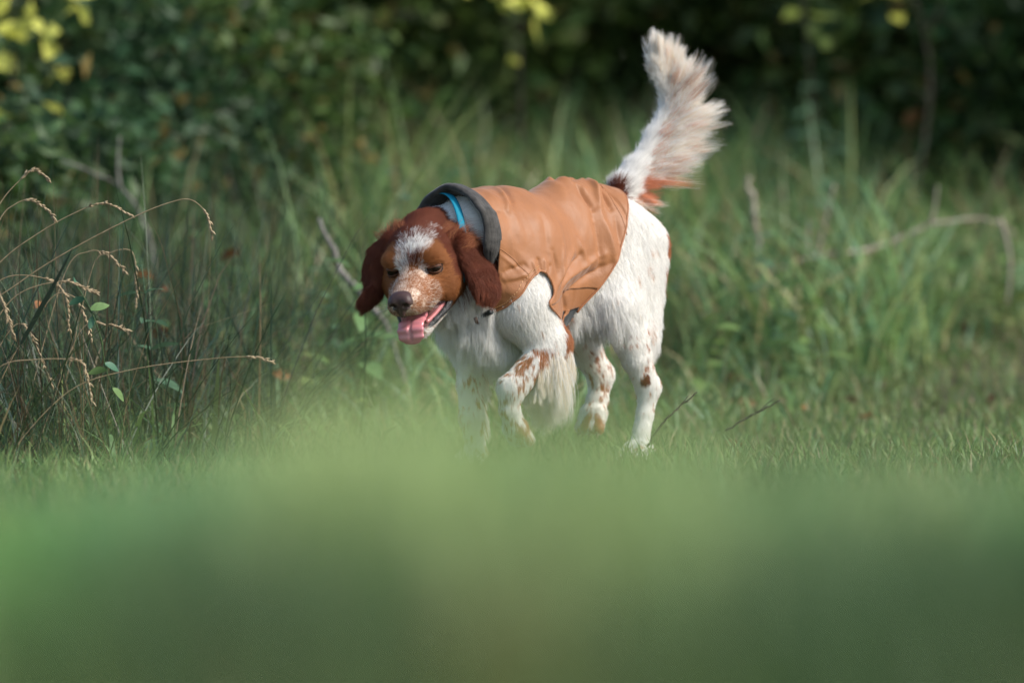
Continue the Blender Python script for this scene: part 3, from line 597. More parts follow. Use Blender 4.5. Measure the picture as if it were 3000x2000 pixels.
FOLDS = [((1428, 552), (1486, 620), .0045, 9, 1), ((1440, 545), (1500, 600), -.003, 8, 1),
 ((1600, 528), (1718, 556), -.009, 9, 1), ((1600, 548), (1700, 575), .005, 13, 1), ((1672, 566), (1730, 618), -.007, 10, 1), ((1700, 556), (1752, 622), .006, 12, 1), ((1742, 572), (1784, 616), -.006, 9, 1), ((1722, 566), (1765, 600), .004, 9, 1),
 ((1758, 566), (1836, 648), -.003, 4, 1), ((1462, 745), (1548, 817), .0016, 8, 1),
 ((1680, 735), (1626, 852), .0055, 12, 1), ((1700, 745), (1640, 850), -.005, 10, 1), ((1770, 745), (1640, 850), .005, 13, 1), ((1790, 770), (1660, 852), -.0045, 11, 1), ((1620, 735), (1632, 800), -.003, 8, 1), ((1650, 720), (1640, 820), .003, 9, 1),
 ((1560, 770), (1572, 800), .0025, 5, 0), ((1578, 762), (1584, 795), -.0025, 5, 0), ((1596, 765), (1598, 797), .0025, 5, 0), ((1612, 778), (1606, 808), -.002, 4, 0),
 ((1475, 800), (1535, 776), -.004, 7, 1), ((1475, 815), (1540, 795), .0035, 7, 1), ((1478, 832), (1536, 814), -.0035, 7, 1), ((1470, 850), (1525, 835), .003, 7, 1),
 ((1760, 640), (1800, 760), .005, 16, 1), ((1735, 640), (1760, 780), -.005, 14, 1), ((1590, 640), (1604, 745), -.003, 16, 1), ((1650, 862), (1655, 905), -.004, 9, 0),
 ((1800, 640), (1815, 720), -.003, 9, 1), ((1690, 690), (1715, 780), .0035, 14, 1), ((1500, 620), (1520, 740), .002, 22, 1)]
disp = np.zeros_like(UU); SC = .1
for a, b, amp, wpx, tap in FOLDS:
    a = shell_at(*a); b = shell_at(*b); w = wpx/1560; ax, ay, bx, by = a[0], a[1]*SC, b[0], b[1]*SC; L2 = (bx-ax)**2+(by-ay)**2+1e-9
    X, Y = UU, np.abs(PP)*SC; t = ((X-ax)*(bx-ax)+(Y-ay)*(by-ay))/L2; tc = np.clip(t, 0, 1)
    dd = np.hypot(X-ax-tc*(bx-ax), Y-ay-tc*(by-ay)); disp += 1.5*amp*(.7*np.exp(-(dd/w)**2)+.3*np.exp(-1.3*dd/w))*(np.sin(np.clip(tc, .08, .92)*math.pi)**.5 if tap else 1)*(PP > -.3)
pn = np.stack([UU*1.0, PP*.09, np.zeros_like(UU)], -1)
disp += .008*(fbm(pn, 16, 2, 3)-.5)+.0045*(fbm(pn*np.array([1, .6, 1]), 45, 2, 8)-.5)
disp += (.024*smooth(UU, .075, -.01)*smooth(UU, -.165, -.06)*np.exp(-(PP/.62)**2))                    # slack fabric bunched over the loin
disp += .003*smooth(np.abs(PP), 1.0, 1.9)*(fbm(pn, 30, 2, 12)-.4)
rr = rs_at(UU, PP)+disp
SV = np.stack([UU, rr*np.sin(PP), wc(UU)+rr*np.cos(PP)], -1)
nu, npz = UU.shape; I = np.arange(nu*npz).reshape(nu, npz)
Qd = np.stack([I[:-1, :-1], I[1:, :-1], I[1:, 1:], I[:-1, 1:]], -1).reshape(-1, 4)
kv = keepv.ravel(); Qd = Qd[kv[Qd].all(1)]
mid = np.abs(PP.ravel()[Qd]).mean(1); umid = UU.ravel()[Qd].mean(1)
ps = (shell_at(1640, 862)[1]+shell_at(1735, 852)[1])/2; pb = (shell_at(1660, 908)[1]+shell_at(1690, 910)[1])/2
behind = umid < hem[6][0]+.002
cloth_base = (.275, .104, .031)
def m_cloth(name, c, bump=.25):
    m = mat_noise(name, tuple(np.array(c)*.94), tuple(np.array(c)*1.05), 26, .56, 0, 8, .4)
    nt = m.node_tree; b = nt.nodes['Principled BSDF']; tc = nt.nodes.new('ShaderNodeTexCoord'); w = nt.nodes.new('ShaderNodeTexNoise'); w.inputs['Scale'].default_value = 420; w.inputs['Detail'].default_value = 2
    n2 = nt.nodes.new('ShaderNodeTexNoise'); n2.inputs['Scale'].default_value = 60; n2.inputs['Detail'].default_value = 5
    bp = nt.nodes.new('ShaderNodeBump'); bp.inputs['Strength'].default_value = bump; bp.inputs['Distance'].default_value = .0012
    b2 = nt.nodes.new('ShaderNodeBump'); b2.inputs['Strength'].default_value = .25; b2.inputs['Distance'].default_value = .004
    nt.links.new(tc.outputs['Object'], w.inputs['Vector']); nt.links.new(tc.outputs['Object'], n2.inputs['Vector']); nt.links.new(w.outputs['Fac'], bp.inputs['Height']); nt.links.new(n2.outputs['Fac'], b2.inputs['Height'])
    nt.links.new(bp.outputs[0], b2.inputs['Normal']); nt.links.new(b2.outputs[0], b.inputs['Normal']); b.inputs['Sheen Weight'].default_value = .15; b.inputs['Sheen Roughness'].default_value = .5
    return m
M_cloth = m_cloth('waxed_canvas', cloth_base); M_black = m_cloth('black_webbing', (.012, .016, .018)); M_binding = m_cloth('binding', (.30, .11, .035))
M_cord = mat_noise('corduroy', (.026, .024, .021), (.062, .056, .050), 60, .85, .3); M_cord.node_tree.nodes['Principled BSDF'].inputs['Sheen Weight'].default_value = .12
M_thread = mat('thread', (.55, .30, .14), .7)
def shell_part(name, sel, m, thick=.0025, lift=0, parent=None):
    q = Qd[sel]; used = np.unique(q); remap = np.full(nu*npz, -1); remap[used] = np.arange(len(used)); V = SV.reshape(-1, 3)[used].copy()
    if lift:
        V[:, 1:] += lift*nrm(V[:, 1:]-np.stack([0*V[:, 0], wc(V[:, 0])], 1))
    o = link(name, mesh_np(name, V, [remap[q]], m, None, True), parent or dog); s = o.modifiers.new('thickness', 'SOLIDIFY'); s.thickness = thick; s.offset = -1
    return o
coat = shell_part('coat', ~(behind & (mid > ps)), M_cloth); coat['label'] = 'orange waxed canvas dog coat'
shell_part('side_panel', behind & (mid > ps) & (mid <= pb), M_cloth, lift=-.0018, parent=coat)
bp_ = shell_part('belly_panel', behind & (mid > pb), M_black, lift=-.004, parent=coat); bp_['label'] = 'black belly panel of the coat'
# bound edges and stitching follow the cut polygon on both sides
def on_shell(u, ph, extra=0):
    u = np.asarray(u, float); ph = np.asarray(ph, float); i = np.clip(np.round((u+.235)/.505*(nu-1)).astype(int), 0, nu-1); j = np.clip(np.round((ph+math.pi)/(2*math.pi)*(npz-1)).astype(int), 0, npz-1)
    r = rs_at(u, ph)+disp[i, j]+extra; return np.stack([u, r*np.sin(ph), wc(u)+r*np.cos(ph)], -1)
def edge_curve(pts, sgn, r, name, m, extra=-.001):
    pts = np.array(pts); q = spline(pts, 90); P3 = on_shell(q[:, 0], sgn*q[:, 1], extra)
    for _ in range(3): P3[1:-1] = (P3[:-2]+P3[1:-1]*2+P3[2:])/4
    V, Q, T = tube(P3, r, 8); return link(name, mesh_np(name, V, [Q, T], m, None, True), coat)
for s_ in (1, -1):
    edge_curve([h for h in hem]+[(.128, 2.30), (.094, 2.45), (.082, 2.62)], s_, .0024, 'hem_binding', M_binding)
    edge_curve([h for h in rear]+[(rear[-1][0]-.015, .2), (rear[-1][0]-.018, 0.0)], s_, .0022, 'hem_binding', M_binding)
# stitches along the front hem
hs = spline(np.array(hem[:6]), 60); st_parts = []
P3 = on_shell(hs[:, 0]-.0, hs[:, 1]-.075, .0006)
for i in range(0, 58, 2): st_parts.append(tube(np.array([P3[i], (P3[i]+P3[i+1])/2, P3[i+1]]), .0008, 5))
V, F_ = merge(st_parts); link('stitching', mesh_np('stitching', V, F_, M_thread), coat)
# raised seams: shoulder seam, rear seam, flank seam
for pts_ in (((1462, 728), (1500, 756), (1549, 806)), ((1752, 560), (1790, 596), (1818, 640), (1834, 690))):
    edge_curve([shell_at(*a) for a in pts_], 1, .0009, 'seam', M_cloth, -.0001)
# strap across the belly panel
q = spline(np.array([shell_at(1664, 908), shell_at(1656, 920), shell_at(1648, 932)]), 12); print('strap', q.tolist()); A = on_shell(q[:, 0]+.006, q[:, 1], .001); B = on_shell(q[:, 0]-.006, q[:, 1], .001)
n = len(A); V = np.vstack([A, B]); link('strap', mesh_np('strap', V, [np.array([(i, i+1, n+i+1, n+i) for i in range(n-1)])], M_cloth), coat).modifiers.new('t', 'SOLIDIFY').thickness = .002

# stand-up corduroy collar
NA = 110; prof = np.linspace(0, 1, 30)
def collar_surface():
    V = []
    for k in range(NA):
        ph = 2*math.pi*k/NA; rb_ = float(rs_at(np.array([.262]), np.array([min(ph, 2*math.pi-ph)]))[0])
        base = np.array([.256, rb_*math.sin(ph), wc(.262)+rb_*math.cos(ph)])
        rad = np.array([0, math.sin(ph), math.cos(ph)])
        top = .5+.5*math.cos(ph); a_ph = min(ph, 2*math.pi-ph); tp = 1-.9*float(smooth(np.array(a_ph), 1.7, 2.5)); base = base-rad*.03*(1-tp)
        out = base + np.array([.030+.012*top, 0, .008*top])*tp + rad*.010*top - rad*.006*tp
        inn = base + np.array([.004, 0, 0]) - rad*.012*tp
        row = []
        for i, s in enumerate(prof):                          # outer face up, rolled edge, inner face down
            if s < .45: p_ = base+(out-base)*(s/.45)+rad*.004*math.sin(s/.45*math.pi)
            elif s < .62: a_ = (s-.45)/.17*math.pi; p_ = out-rad*.005*(1-math.cos(a_))+np.array([.0055, 0, 0])*math.sin(a_)
            else: e = out-rad*.010; p_ = e+(inn-e)*((s-.62)/.38)
            rib = .0009*math.sin(s*2*math.pi*12); row.append(p_+rad*rib*(1 if s < .5 else -1)+.0015*np.array([1, 0, 1])*math.sin(ph*7+s*3))
        V.append(row)
    return np.array(V)
CV = collar_surface(); m = len(prof); Ic = np.arange(NA*m).reshape(NA, m); In = np.roll(Ic, -1, 0)
link('collar', mesh_np('collar', CV.reshape(-1, 3), [np.stack([Ic[:, :-1], Ic[:, 1:], In[:, 1:], In[:, :-1]], -1).reshape(-1, 4)], M_cord, None, True), coat, 'dark grey corduroy stand-up collar of the coat')
# strap with clasp under the throat
q = np.array([D(1440, 912, .075), D(1418, 922, .055), D(1400, 930, .04), D(1392, 940, .03)]); V, Q, T = tube(spline(q, 16), .0055, 8); link('chest_strap', mesh_np('chest_strap', V, [Q, T], M_black, None, True), coat)
q = np.array([D(1392, 930, .045), D(1398, 944, .045), D(1412, 948, .045)]); V, Q, T = tube(spline(q, 10), [.004]*5+[.0035]*3+[.0025]*2, 7); link('strap_end', mesh_np('strap_end', V, [Q, T], mat('brown_leather', (.10, .045, .025), .5), None, True), coat)

# ---- teal collar band round the neck
M_teal = mat('teal_webbing', (.005, .20, .29), .7, .25, bump=(900, .6, .001))
ca = H(-.140, 0, .0); cax = nrm(nrm(ca-np.array([.15, 0, .425]))+0); sx = nrm(np.cross(cax, [0, 0, 1])); sz = np.cross(sx, cax)
NG = sdf_grid([p for p in PR if p['g'] in ('neck', 'trunk', 'skull')], LO, HI, VX); rows = []
for k in range(64):
    a = 2*math.pi*k/64; dr = math.cos(a)*sz+math.sin(a)*sx; r = .03
    while gsample(NG, (ca+dr*r)[None])[0] < 0 and r < .12: r += .001
    rows.append((r, dr))
rk = np.array([r for r, _ in rows]); rk = np.array([max(np.roll(rk, s)[i] for s in (-3, -2, -1, 0, 1, 2, 3)) for i in range(64)]); rk = (np.roll(rk, 1)+rk*2+np.roll(rk, -1))/4
V = []
for k, (r, dr) in enumerate(rows):
    for o_, x in ((.0120, -.0070), (.0130, -.004), (.0130, .004), (.0120, .0070)): V.append(ca+dr*(rk[k]+o_)+cax*x)
Ib = np.arange(256).reshape(64, 4); Jb = np.roll(Ib, -1, 0)
cb = link('teal_collar', mesh_np('teal_collar', np.array(V), [np.stack([Ib[:, :-1], Ib[:, 1:], Jb[:, 1:], Jb[:, :-1]], -1).reshape(-1, 4)], M_teal, None, True), dog, 'teal webbing neck collar'); cb.modifiers.new('t', 'SOLIDIFY').thickness = .0016

# ---- nose, tongue, eyes, gums
def small_sdf(name, prims, h, m, parent, label=None, it=2, colf=None):
    lo = np.min([pr_box(p)[0] for p in prims], 0)-.006; hi = np.max([pr_box(p)[1] for p in prims], 0)+.006
    V, F_ = surface_nets(sdf_grid(prims, lo, hi, h), lo, h); V = relax(V, F_, it)
    return link(name, mesh_np(name, V, [F_], m, colf(V) if colf else None, True), parent, label)
def prims(fn):
    global PR
    keep = PR; PR = []; fn(); out = PR; PR = keep; return out
def f_nose():
    ell('n', H(.098, 0, -.0235), (.0115, .0195, .0145), .008, HM); ell('n', H(.092, 0, -.015), (.015, .0165, .008), .008, HM)
    ell('n', H(.103, 0, -.037), (.006, .006, .010), .008, HM)
    for s in (1, -1):
        ell('n', H(.1025, s*.0105, -.0225), (.0085, .0088, .0098), .006, HM)
        ell('n', H(.110, s*.0098, -.0262), (.010, .0048, .0042), .003, HM, cut=True); ell('n', H(.105, s*.017, -.030), (.009, .006, .0022), .003, HM, cut=True)
    seg('n', H(.112, 0, -.03), H(.110, 0, -.05), .001, .003, .003, side=HL); PR[-1]['cut'] = True
M_nose = mat('nose_leather', (.052, .026, .022), .48, .35, bump=(600, .5, .001))
small_sdf('nose', prims(f_nose), .001, M_nose, dog, 'brown leathery nose')
def f_tongue():
    chain('t', [H(-.01, 0, -.072), H(.042, 0, -.071), H(.064, .0, -.071), H(.0745, .0, -.078), H(.0775, .001, -.090), H(.077, .001, -.098)], [(.017, .006), (.0185, .0055), (.0205, .005), (.0215, .0045), (.0205, .004), (.0135, .0036)], .008, side=HL)
    chain('t', [H(.05, 0, -.064), H(.068, 0, -.065), H(.080, .0, -.078), H(.083, .001, -.096)], [.0014, .0014, .0017, .0012], .004)
    for p in PR[-3:]: p['cut'] = True
M_tongue = mat('tongue', (.50, .17, .19), .24, .6, sss=.25, bump=(500, .35, .001))
small_sdf('tongue', prims(f_tongue), .0012, M_tongue, dog, 'pink tongue hanging out', 9)
M_gum = mat('lip_skin', (.018, .016, .017), .4, .4, bump=(250, 1, .003)); M_pink = mat('inner_lip', (.40, .13, .13), .3, .5)
for s in (1, -1):
    V, Q, T = tube(spline([H(-.032, s*.044, -.058), H(-.012, s*.041, -.071), H(.016, s*.030, -.079), H(.038, s*.021, -.085), H(.052, s*.011, -.0885)], 26), np.array([.0035]+[.0058]*8+[.0054]*8+[.0046]*9)*HS, 8)
    V = V+.0016*(noise(V, 300, 3)[:, None]-.5)*2; link('lower_lip', mesh_np('lower_lip', V, [Q, T], M_gum, None, True), dog)
    V, Q, T = tube(spline([H(-.024, s*.038, -.062), H(.012, s*.028, -.072), H(.042, s*.018, -.078)], 18), np.array([.003]+[.0036]*16+[.002])*HS, 8); link('gum', mesh_np('gum', V, [Q, T], M_pink, None, True), dog)
M_eye = mat('eye', (.010, .006, .004), .06, .22); M_lid = mat('eyelid', (.10, .038, .018), .6, .3); M_iris = mat('iris', (.018, .009, .004), .08, .22)
def uvsphere(c, r, ax, n=18):
    V = []; Q = []
    for i in range(n+1):
        for j in range(2*n):
            t = math.pi*i/n; a = math.pi*j/n; V.append(c+r*(math.cos(t)*ax[0]+math.sin(t)*(math.cos(a)*ax[1]+math.sin(a)*ax[2])))
    for i in range(n):
        for j in range(2*n): Q.append((i*2*n+j, i*2*n+(j+1) % (2*n), (i+1)*2*n+(j+1) % (2*n), (i+1)*2*n+j))
    return np.array(V), np.array(Q)
for s, e in zip((1, -1), EYES):
    fw = nrm(HF*.85+s*.42*HL+.02*HT); sd_ = nrm(np.cross(fw, HT)); upv = np.cross(sd_, fw); upv = upv if upv@HT > 0 else -upv; sd_ = np.cross(upv, fw)
    V, Q = uvsphere(e, .0125, (fw, sd_, upv)); eye = link('eye', mesh_np('eye', V, [Q[18*2*2:]], M_eye, None, True), dog)
    link('iris', mesh_np('iris', e+(V-e)*1.004, [Q[:18*2*6]], M_iris, None, True), eye)
    link('pupil', mesh_np('pupil', e+(V-e)*1.012, [Q[:18*2*3]], M_eye, None, True), eye)
    for top in (1, -1):                                        # lids: spherical crescents over the ball
        rows = []
        for i in range(8):
            row = []
            for j in range(21):
                a = (j/20-.5)*math.pi*.94; edge = (.30 if top > 0 else .42)*math.cos(a); el = edge+(1.25-edge)*i/7
                rr_ = .0125+.0010-.0004*(i == 0); dirv = math.cos(el)*(math.cos(a)*fw+math.sin(a)*sd_)+top*math.sin(el)*upv; row.append(e+rr_*dirv)
            rows.append(row)
        V = np.array(rows).reshape(-1, 3); I_ = np.arange(168).reshape(8, 21)
        lid = link('eyelid', mesh_np('eyelid', V, [np.stack([I_[:-1, :-1], I_[1:, :-1], I_[1:, 1:], I_[:-1, 1:]], -1).reshape(-1, 4)], M_lid, None, True), eye); lid.modifiers.new('t', 'SOLIDIFY').thickness = .001
# claws on the feet
M_claw = mat('claw', (.25, .18, .14), .4)
for pr in [p for p in PR if p['g'] in ('pawL', 'pawR', 'pawF', 'pawG') and p['ra'][0] == .0095]:
    d_ = nrm(pr['b']-pr['a']); c = pr['b']+d_*.007; V, Q, T = tube([c, c+d_*.006+np.array([0, 0, -.002]), c+d_*.010+np.array([0, 0, -.006])], [.0035, .0028, .0008], 6); link('claw', mesh_np('claw', V, [Q, T], M_claw, None, True), dog)
# ---- fur
def surface_points(n, weight):
    """n random points on the body, chosen by area x weight (per quad)"""
    T = np.concatenate([BF[:, [0, 1, 2]], BF[:, [0, 2, 3]]]); w = np.concatenate([weight, weight])
    a, b, c = BV[T[:, 0]], BV[T[:, 1]], BV[T[:, 2]]; ar = np.linalg.norm(np.cross(b-a, c-a), axis=1)*w; cs = np.cumsum(ar); k = np.searchsorted(cs, R.rand(n)*cs[-1]); k = np.minimum(k, len(T)-1)
    r1 = np.sqrt(R.rand(n))[:, None]; r2 = R.rand(n)[:, None]
    return a[k]*(1-r1)+b[k]*r1*(1-r2)+c[k]*r1*r2
def body_normal(p):
    e = .004; return nrm(np.stack([gsample(BG, p+np.eye(3)[i]*e)-gsample(BG, p-np.eye(3)[i]*e) for i in range(3)], -1))
DENS = dict(trunk=.55, chest=1.1, belly=.8, neck=.9, thigh=.8, shankL=1.1, shankR=1.0, pawL=1.2, pawR=1.2, pawF=1.2, pawG=.7, shoulder=.9, shoulderR=.5, foreL=1.3, foreR=.9, tail=.8, skull=2.0, brow=2.2, cheek=2.0, muzzle=2.2, jaw=1.6, earL=1.7, earR=1.3)
LEN = dict(trunk=.018, chest=.034, belly=.030, neck=.018, thigh=.018, shankL=.010, shankR=.010, pawL=.010, pawR=.010, pawF=.010, pawG=.010, shoulder=.018, shoulderR=.018, foreL=.012, foreR=.011, tail=.03, skull=.012, brow=.009, cheek=.011, muzzle=.0048, jaw=.010, earL=.020, earR=.020)
LIFT = dict(chest=.45, tail=.6, belly=.35, foreL=.30, muzzle=.22, skull=.25, brow=.3, earL=.16, earR=.2, thigh=.14, neck=.18)
def hair_object(name, root, d0, d1, length, colour, rad, npts=5, clump=None, wave=0.0, label=None):
    """d0: start direction, d1: end direction (curving towards it)"""
    N = len(root); P = np.zeros((N, npts, 3)); P[:, 0] = root; wv = nrm(np.cross(d0, R.randn(N, 3))); ph = R.rand(N)*6.28
    for k in range(1, npts):
        f = (k-.5)/(npts-1); d = nrm(d0*(1-f)+d1*f); P[:, k] = P[:, k-1]+d*(length/(npts-1))[:, None]
        if wave: P[:, k] += wv*(np.sin(ph+f*5)*wave*length*f)[:, None]
    if clump:                                                   # tips drawn together into locks
        n_c, strength = clump; ci = R.choice(N, min(n_c, N), replace=False); kd = kdtree.KDTree(len(ci))
        for j, i in enumerate(ci): kd.insert(root[i], j)
        kd.balance(); near = np.array([ci[kd.find(q)[1]] for q in root])
        off = P[near]-P; far = np.linalg.norm(root[near]-root, axis=1) < .02
        for k in range(1, npts):
            f = (k/(npts-1))**1.3*strength; P[:, k] += off[:, k]*(f*far)[:, None]*R.uniform(.85, 1, N)[:, None]
    c = bpy.data.hair_curves.new(name); c.add_curves([npts]*N); c.position_data.foreach_set('vector', P.astype(np.float32).ravel())
    a = c.attributes.get('radius') or c.attributes.new('radius', 'FLOAT', 'POINT'); prof = np.linspace(1, 0, npts)**.6; prof = np.maximum(prof, .12)
    a.data.foreach_set('value', (np.asarray(rad)*np.ones(N))[:, None].repeat(npts, 1).astype(np.float32).ravel()*np.tile(prof, N).astype(np.float32))
    t = c.attributes.new('tint', 'FLOAT_COLOR', 'CURVE'); cc = np.ones((N, 4), np.float32); cc[:, :3] = np.clip(colour, 0, 1); t.data.foreach_set('color', cc.ravel())
    c.materials.append(M_fur); o = link(name, c, dog, label); return o
M_fur = mat('fur', rough=.55, spec=.25, attr='tint', trans=.30)

qlab = BLAB[BF[:, 0]]; fcen = BV[BF].mean(1)
dens = np.array([DENS[g] for g in GROUPS])[qlab]
# nothing grows under the coat, in the mouth or on the eyes
def under_coat(p, depth):
    s, _, _ = poly_sd(polys, p[:, 0], np.abs(np.arctan2(p[:, 1], p[:, 2]-wc(p[:, 0])))); r = np.hypot(p[:, 1], p[:, 2]-wc(p[:, 0]))
    return (s < -depth) & (r < rs_at(np.clip(p[:, 0], -.29, .28), np.arctan2(p[:, 1], p[:, 2]-wc(p[:, 0])))+.015) & (p[:, 0] < .262-depth)
def gq_neck(l, p): return np.isin(l, [GI['neck'], GI['trunk'], GI['chest']]) & (p[:, 0] > .15) & (p[:, 0] < .262) & (p[:, 2] > .42)
trunkish = np.isin(qlab, [GI[g] for g in ('trunk', 'chest', 'belly', 'neck', 'thigh', 'shoulder', 'shoulderR')])
dens[trunkish & under_coat(fcen, .012)] = 0; dens[gq_neck(qlab, fcen)] = 0
dens[inm[BF[:, 0]]] = 0
for e in EYES: dens[np.linalg.norm(fcen-e, axis=1) < .0155] = 0
dens[np.linalg.norm(fcen-H(.099, 0, -.024), axis=1) < .019] = 0
NH = 330000
pts = surface_points(NH, dens); lab, flow = attributes(pts); nor = body_normal(pts); hh = to_head(pts)
g = lambda *n: np.isin(lab, [GI[x] for x in n])
L_ = np.array([LEN[x] for x in GROUPS])[lab]*R.uniform(.7, 1.15, NH); lift = np.array([LIFT.get(x, .15) for x in GROUPS])[lab]*R.uniform(.6, 1.5, NH)
down = np.array([0, 0, -1.])
# head: hair runs back from the nose, outwards from the middle line
sk = g('skull', 'brow'); flow[sk] = nrm(-HF*1.0+hh[sk, 1:2]*18*HL+.1*HT); L_[sk] *= np.where(hh[sk, 0] < -.08, 1.5, 1)
flow = nrm(flow-nor*(flow*nor).sum(1, keepdims=True)+1e-6)
ck = g('cheek') & (hh[:, 0] < -.055); L_[ck] *= 1.8
# keep the hair short next to the coat hem
d0 = nrm(flow+nor*lift[:, None]+.12*R.randn(NH, 3)); d1 = nrm(flow*.8+nor*lift[:, None]*.3+down*np.clip(L_*12, 0, .9)[:, None]+.22*R.randn(NH, 3)); d1 = nrm(d1-nor*np.minimum((d1*nor).sum(1, keepdims=True)+.05, 0))
rnd = R.rand(NH); col = coat_colour(pts, lab, rnd)*R.uniform(.82, 1.12, (NH, 1))
hair_object('fur', pts, d0, d1, L_, col, .00021*(1+6*L_), 5, (30000, .3), .03, 'short coat of fur')

# ---- longer feathering: chest, throat, backs of the legs, belly, ears, thighs
def feather(name, n, select, length, dirf, clump, col=None, rad=.0003, jitter=.14, npts=7, wave=.05, label=None):
    w = select(fcen, qlab).astype(float)*np.where(dens > 0, 1, 0); p = surface_points(n, w); lb, fl = attributes(p); nn = body_normal(p)
    dd0, dd1 = dirf(p, nn, fl); dd0 = nrm(dd0+jitter*R.randn(n, 3)); dd1 = nrm(dd1+jitter*R.randn(n, 3)); ln = length(p)*R.uniform(.45, 1.12, n)
    c = (coat_colour(p, lb, R.rand(n)) if col is None else col(p, lb))*R.uniform(.82, 1.1, (n, 1)); return hair_object(name, p, dd0, dd1, ln, c, rad, npts, clump, wave, label)
gq = lambda lb, *n: np.isin(lb, [GI[x] for x in n])
back = np.array([-1., 0, 0])
def nz(p, ax): return (body_normal(p)@np.asarray(ax))
feather('chest_feathering', 26000, lambda p, l: gq(l, 'chest', 'neck') & (p[:, 0] > .12) & (p[:, 2] < .37), lambda p: .045+.02*(p[:, 2] < .30), lambda p, n, f: (nrm(down*.8+n*.55), nrm(down+n*.12+back*.15)), (900, .55), rad=.00024, wave=.07, label='long white chest hair')
cream = np.array([.78, .66, .48])
feather('leg_feathering', 18000, lambda p, l: gq(l, 'foreL') & (p[:, 0] < .185) & (nz(p, nrm(np.array([-.7, .25, -.45]))) > .05), lambda p: .034+.092*np.exp(-((p[:, 0]-.130)/.030)**2), lambda p, n, f: (nrm(down*.95+back*.08+n*.12), nrm(down-back*.16)), (150, .72), lambda p, l: np.where((R.rand(len(p)) < .6)[:, None], WHITE*.95, cream), rad=.00024, wave=.07, jitter=.17, label='long cream hair behind the lifted foreleg')
feather('leg_feathering', 2200, lambda p, l: gq(l, 'foreR') & (nz(p, (-1, 0, 0)) > .2) & (p[:, 2] > .09), lambda p: .045+0*p[:, 0], lambda p, n, f: (nrm(down*.8+back*.6), nrm(down+back*.2)), (90, .8))
feather('belly_feathering', 7000, lambda p, l: gq(l, 'belly', 'trunk', 'thigh') & (p[:, 0] < .02) & (p[:, 0] > -.14) & (p[:, 2] < .36) & (nz(p, (.4, 0, -.8)) > .2), lambda p: .05+0*p[:, 0], lambda p, n, f: (nrm(down*.8+n*.3+back*.3), nrm(down+back*.25)), (400, .55), rad=.00024)
feather('thigh_feathering', 7000, lambda p, l: gq(l, 'thigh') & (nz(p, (-1, 0, -.1)) > .35) & (p[:, 2] < .44), lambda p: .030+0*p[:, 0], lambda p, n, f: (nrm(down*.9+back*.3), nrm(down+back*.05)), (400, .55), rad=.00024)
for s_, gname, QE in ((1, 'earL', EARL), (-1, 'earR', EARR)):
    feather('ear_feathering', 14000, lambda p, l: gq(l, gname), lambda p: .026+.018*smooth(p[:, 2], QE[-1][2]+.03, QE[0][2]), lambda p, n, f: (nrm(f+n*.10), nrm(f*.8+down*.3)), (420, .45), lambda p, l: LIVER*np.array([1.15, 1.2, 1.2])*(1+.55*smooth(fbm(p, 90, 2, 5), .5, .75))[:, None], .00022, .08, wave=.06)  # highlights on the ear are put into the hair colour as lighter patches
    # wispy lighter fringe where the ear joins the head
    feather('ear_fringe', 600, lambda p, l: gq(l, gname, 'skull') & (np.linalg.norm(p-QE[0], axis=1) < .034) & (to_head(p)[:, 0] < -.05), lambda p: .05+0*p[:, 0], lambda p, n, f: (nrm(n*.7-HF*.8+.1*HT), nrm(-HF+down*.5+HL*.4*s_)), (70, .6), lambda p, l: np.where((R.rand(len(p)) < .5)[:, None], LIVER*1.6, GINGER*1.0), .0002, .22, wave=.10)
# ---- plumed tail
nt_ = 40000; s = R.beta(1.15, 1.0, nt_)*.93+.07
fi = s*(len(TAILP)-1); i = np.minimum(fi.astype(int), len(TAILP)-2); cpt = TAILP[i]+(TAILP[i+1]-TAILP[i])*(fi-i)[:, None]; tan_ = nrm(TAILP[i+1]-TAILP[i])
xr = dv((1, 0, 0)); yr = dv((0, 1, 0)); zu = np.array([0, 0, 1.])
key = np.array([0, .22, .4, .6, .8, 1.]); ang = np.interp(s, key, np.radians([-55, -22, 8, 36, 70, 108])); ln = np.interp(s, key, [.06, .130, .158, .142, .125, .095])
side_ = R.uniform(-1, 1, nt_)                                # +1: combed under the tail (right in view), -1: the upper side
a2 = ang+np.where(side_ < -.35, np.radians(26+14*R.rand(nt_)), 0)+R.randn(nt_)*.10; ln = ln*np.where(side_ < -.35, .50, 1)*R.uniform(.40, 1.12, nt_)
dy = R.randn(nt_)*.24
d0 = nrm(np.cos(a2)[:, None]*xr+np.sin(a2)[:, None]*zu+dy[:, None]*yr+.35*tan_); a3 = a2+np.radians(np.interp(s, [0, .25, .5, .8, 1], [34, 26, -10, 10, 0]))+R.randn(nt_)*.05
d1 = nrm(np.cos(a3)[:, None]*xr+np.sin(a3)[:, None]*zu+dy[:, None]*yr*.6)
roots = cpt+nrm(np.cross(tan_, R.randn(nt_, 3)))*.006
rr_ = fbm(roots, 30, 2, 5); gold = (R.rand(nt_) < np.interp(s, [0, .15, .3, .6, 1], [.15, .75, .40, .18, .08])*np.where(rr_ > .5, 1.6, .5)) & (ln < .13)
tc_ = np.where(gold[:, None], GINGER*1.5+.06, np.where((R.rand(nt_) < .3)[:, None], cream*1.02, WHITE))*R.uniform(.85, 1.08, (nt_, 1))
ln = np.where(gold, ln*.72, ln)
hair_object('tail_plume', roots, d0, d1, ln, tc_*1.06, .00024, 9, (230, .8), .06, 'plumed white tail hair with ginger streaks')
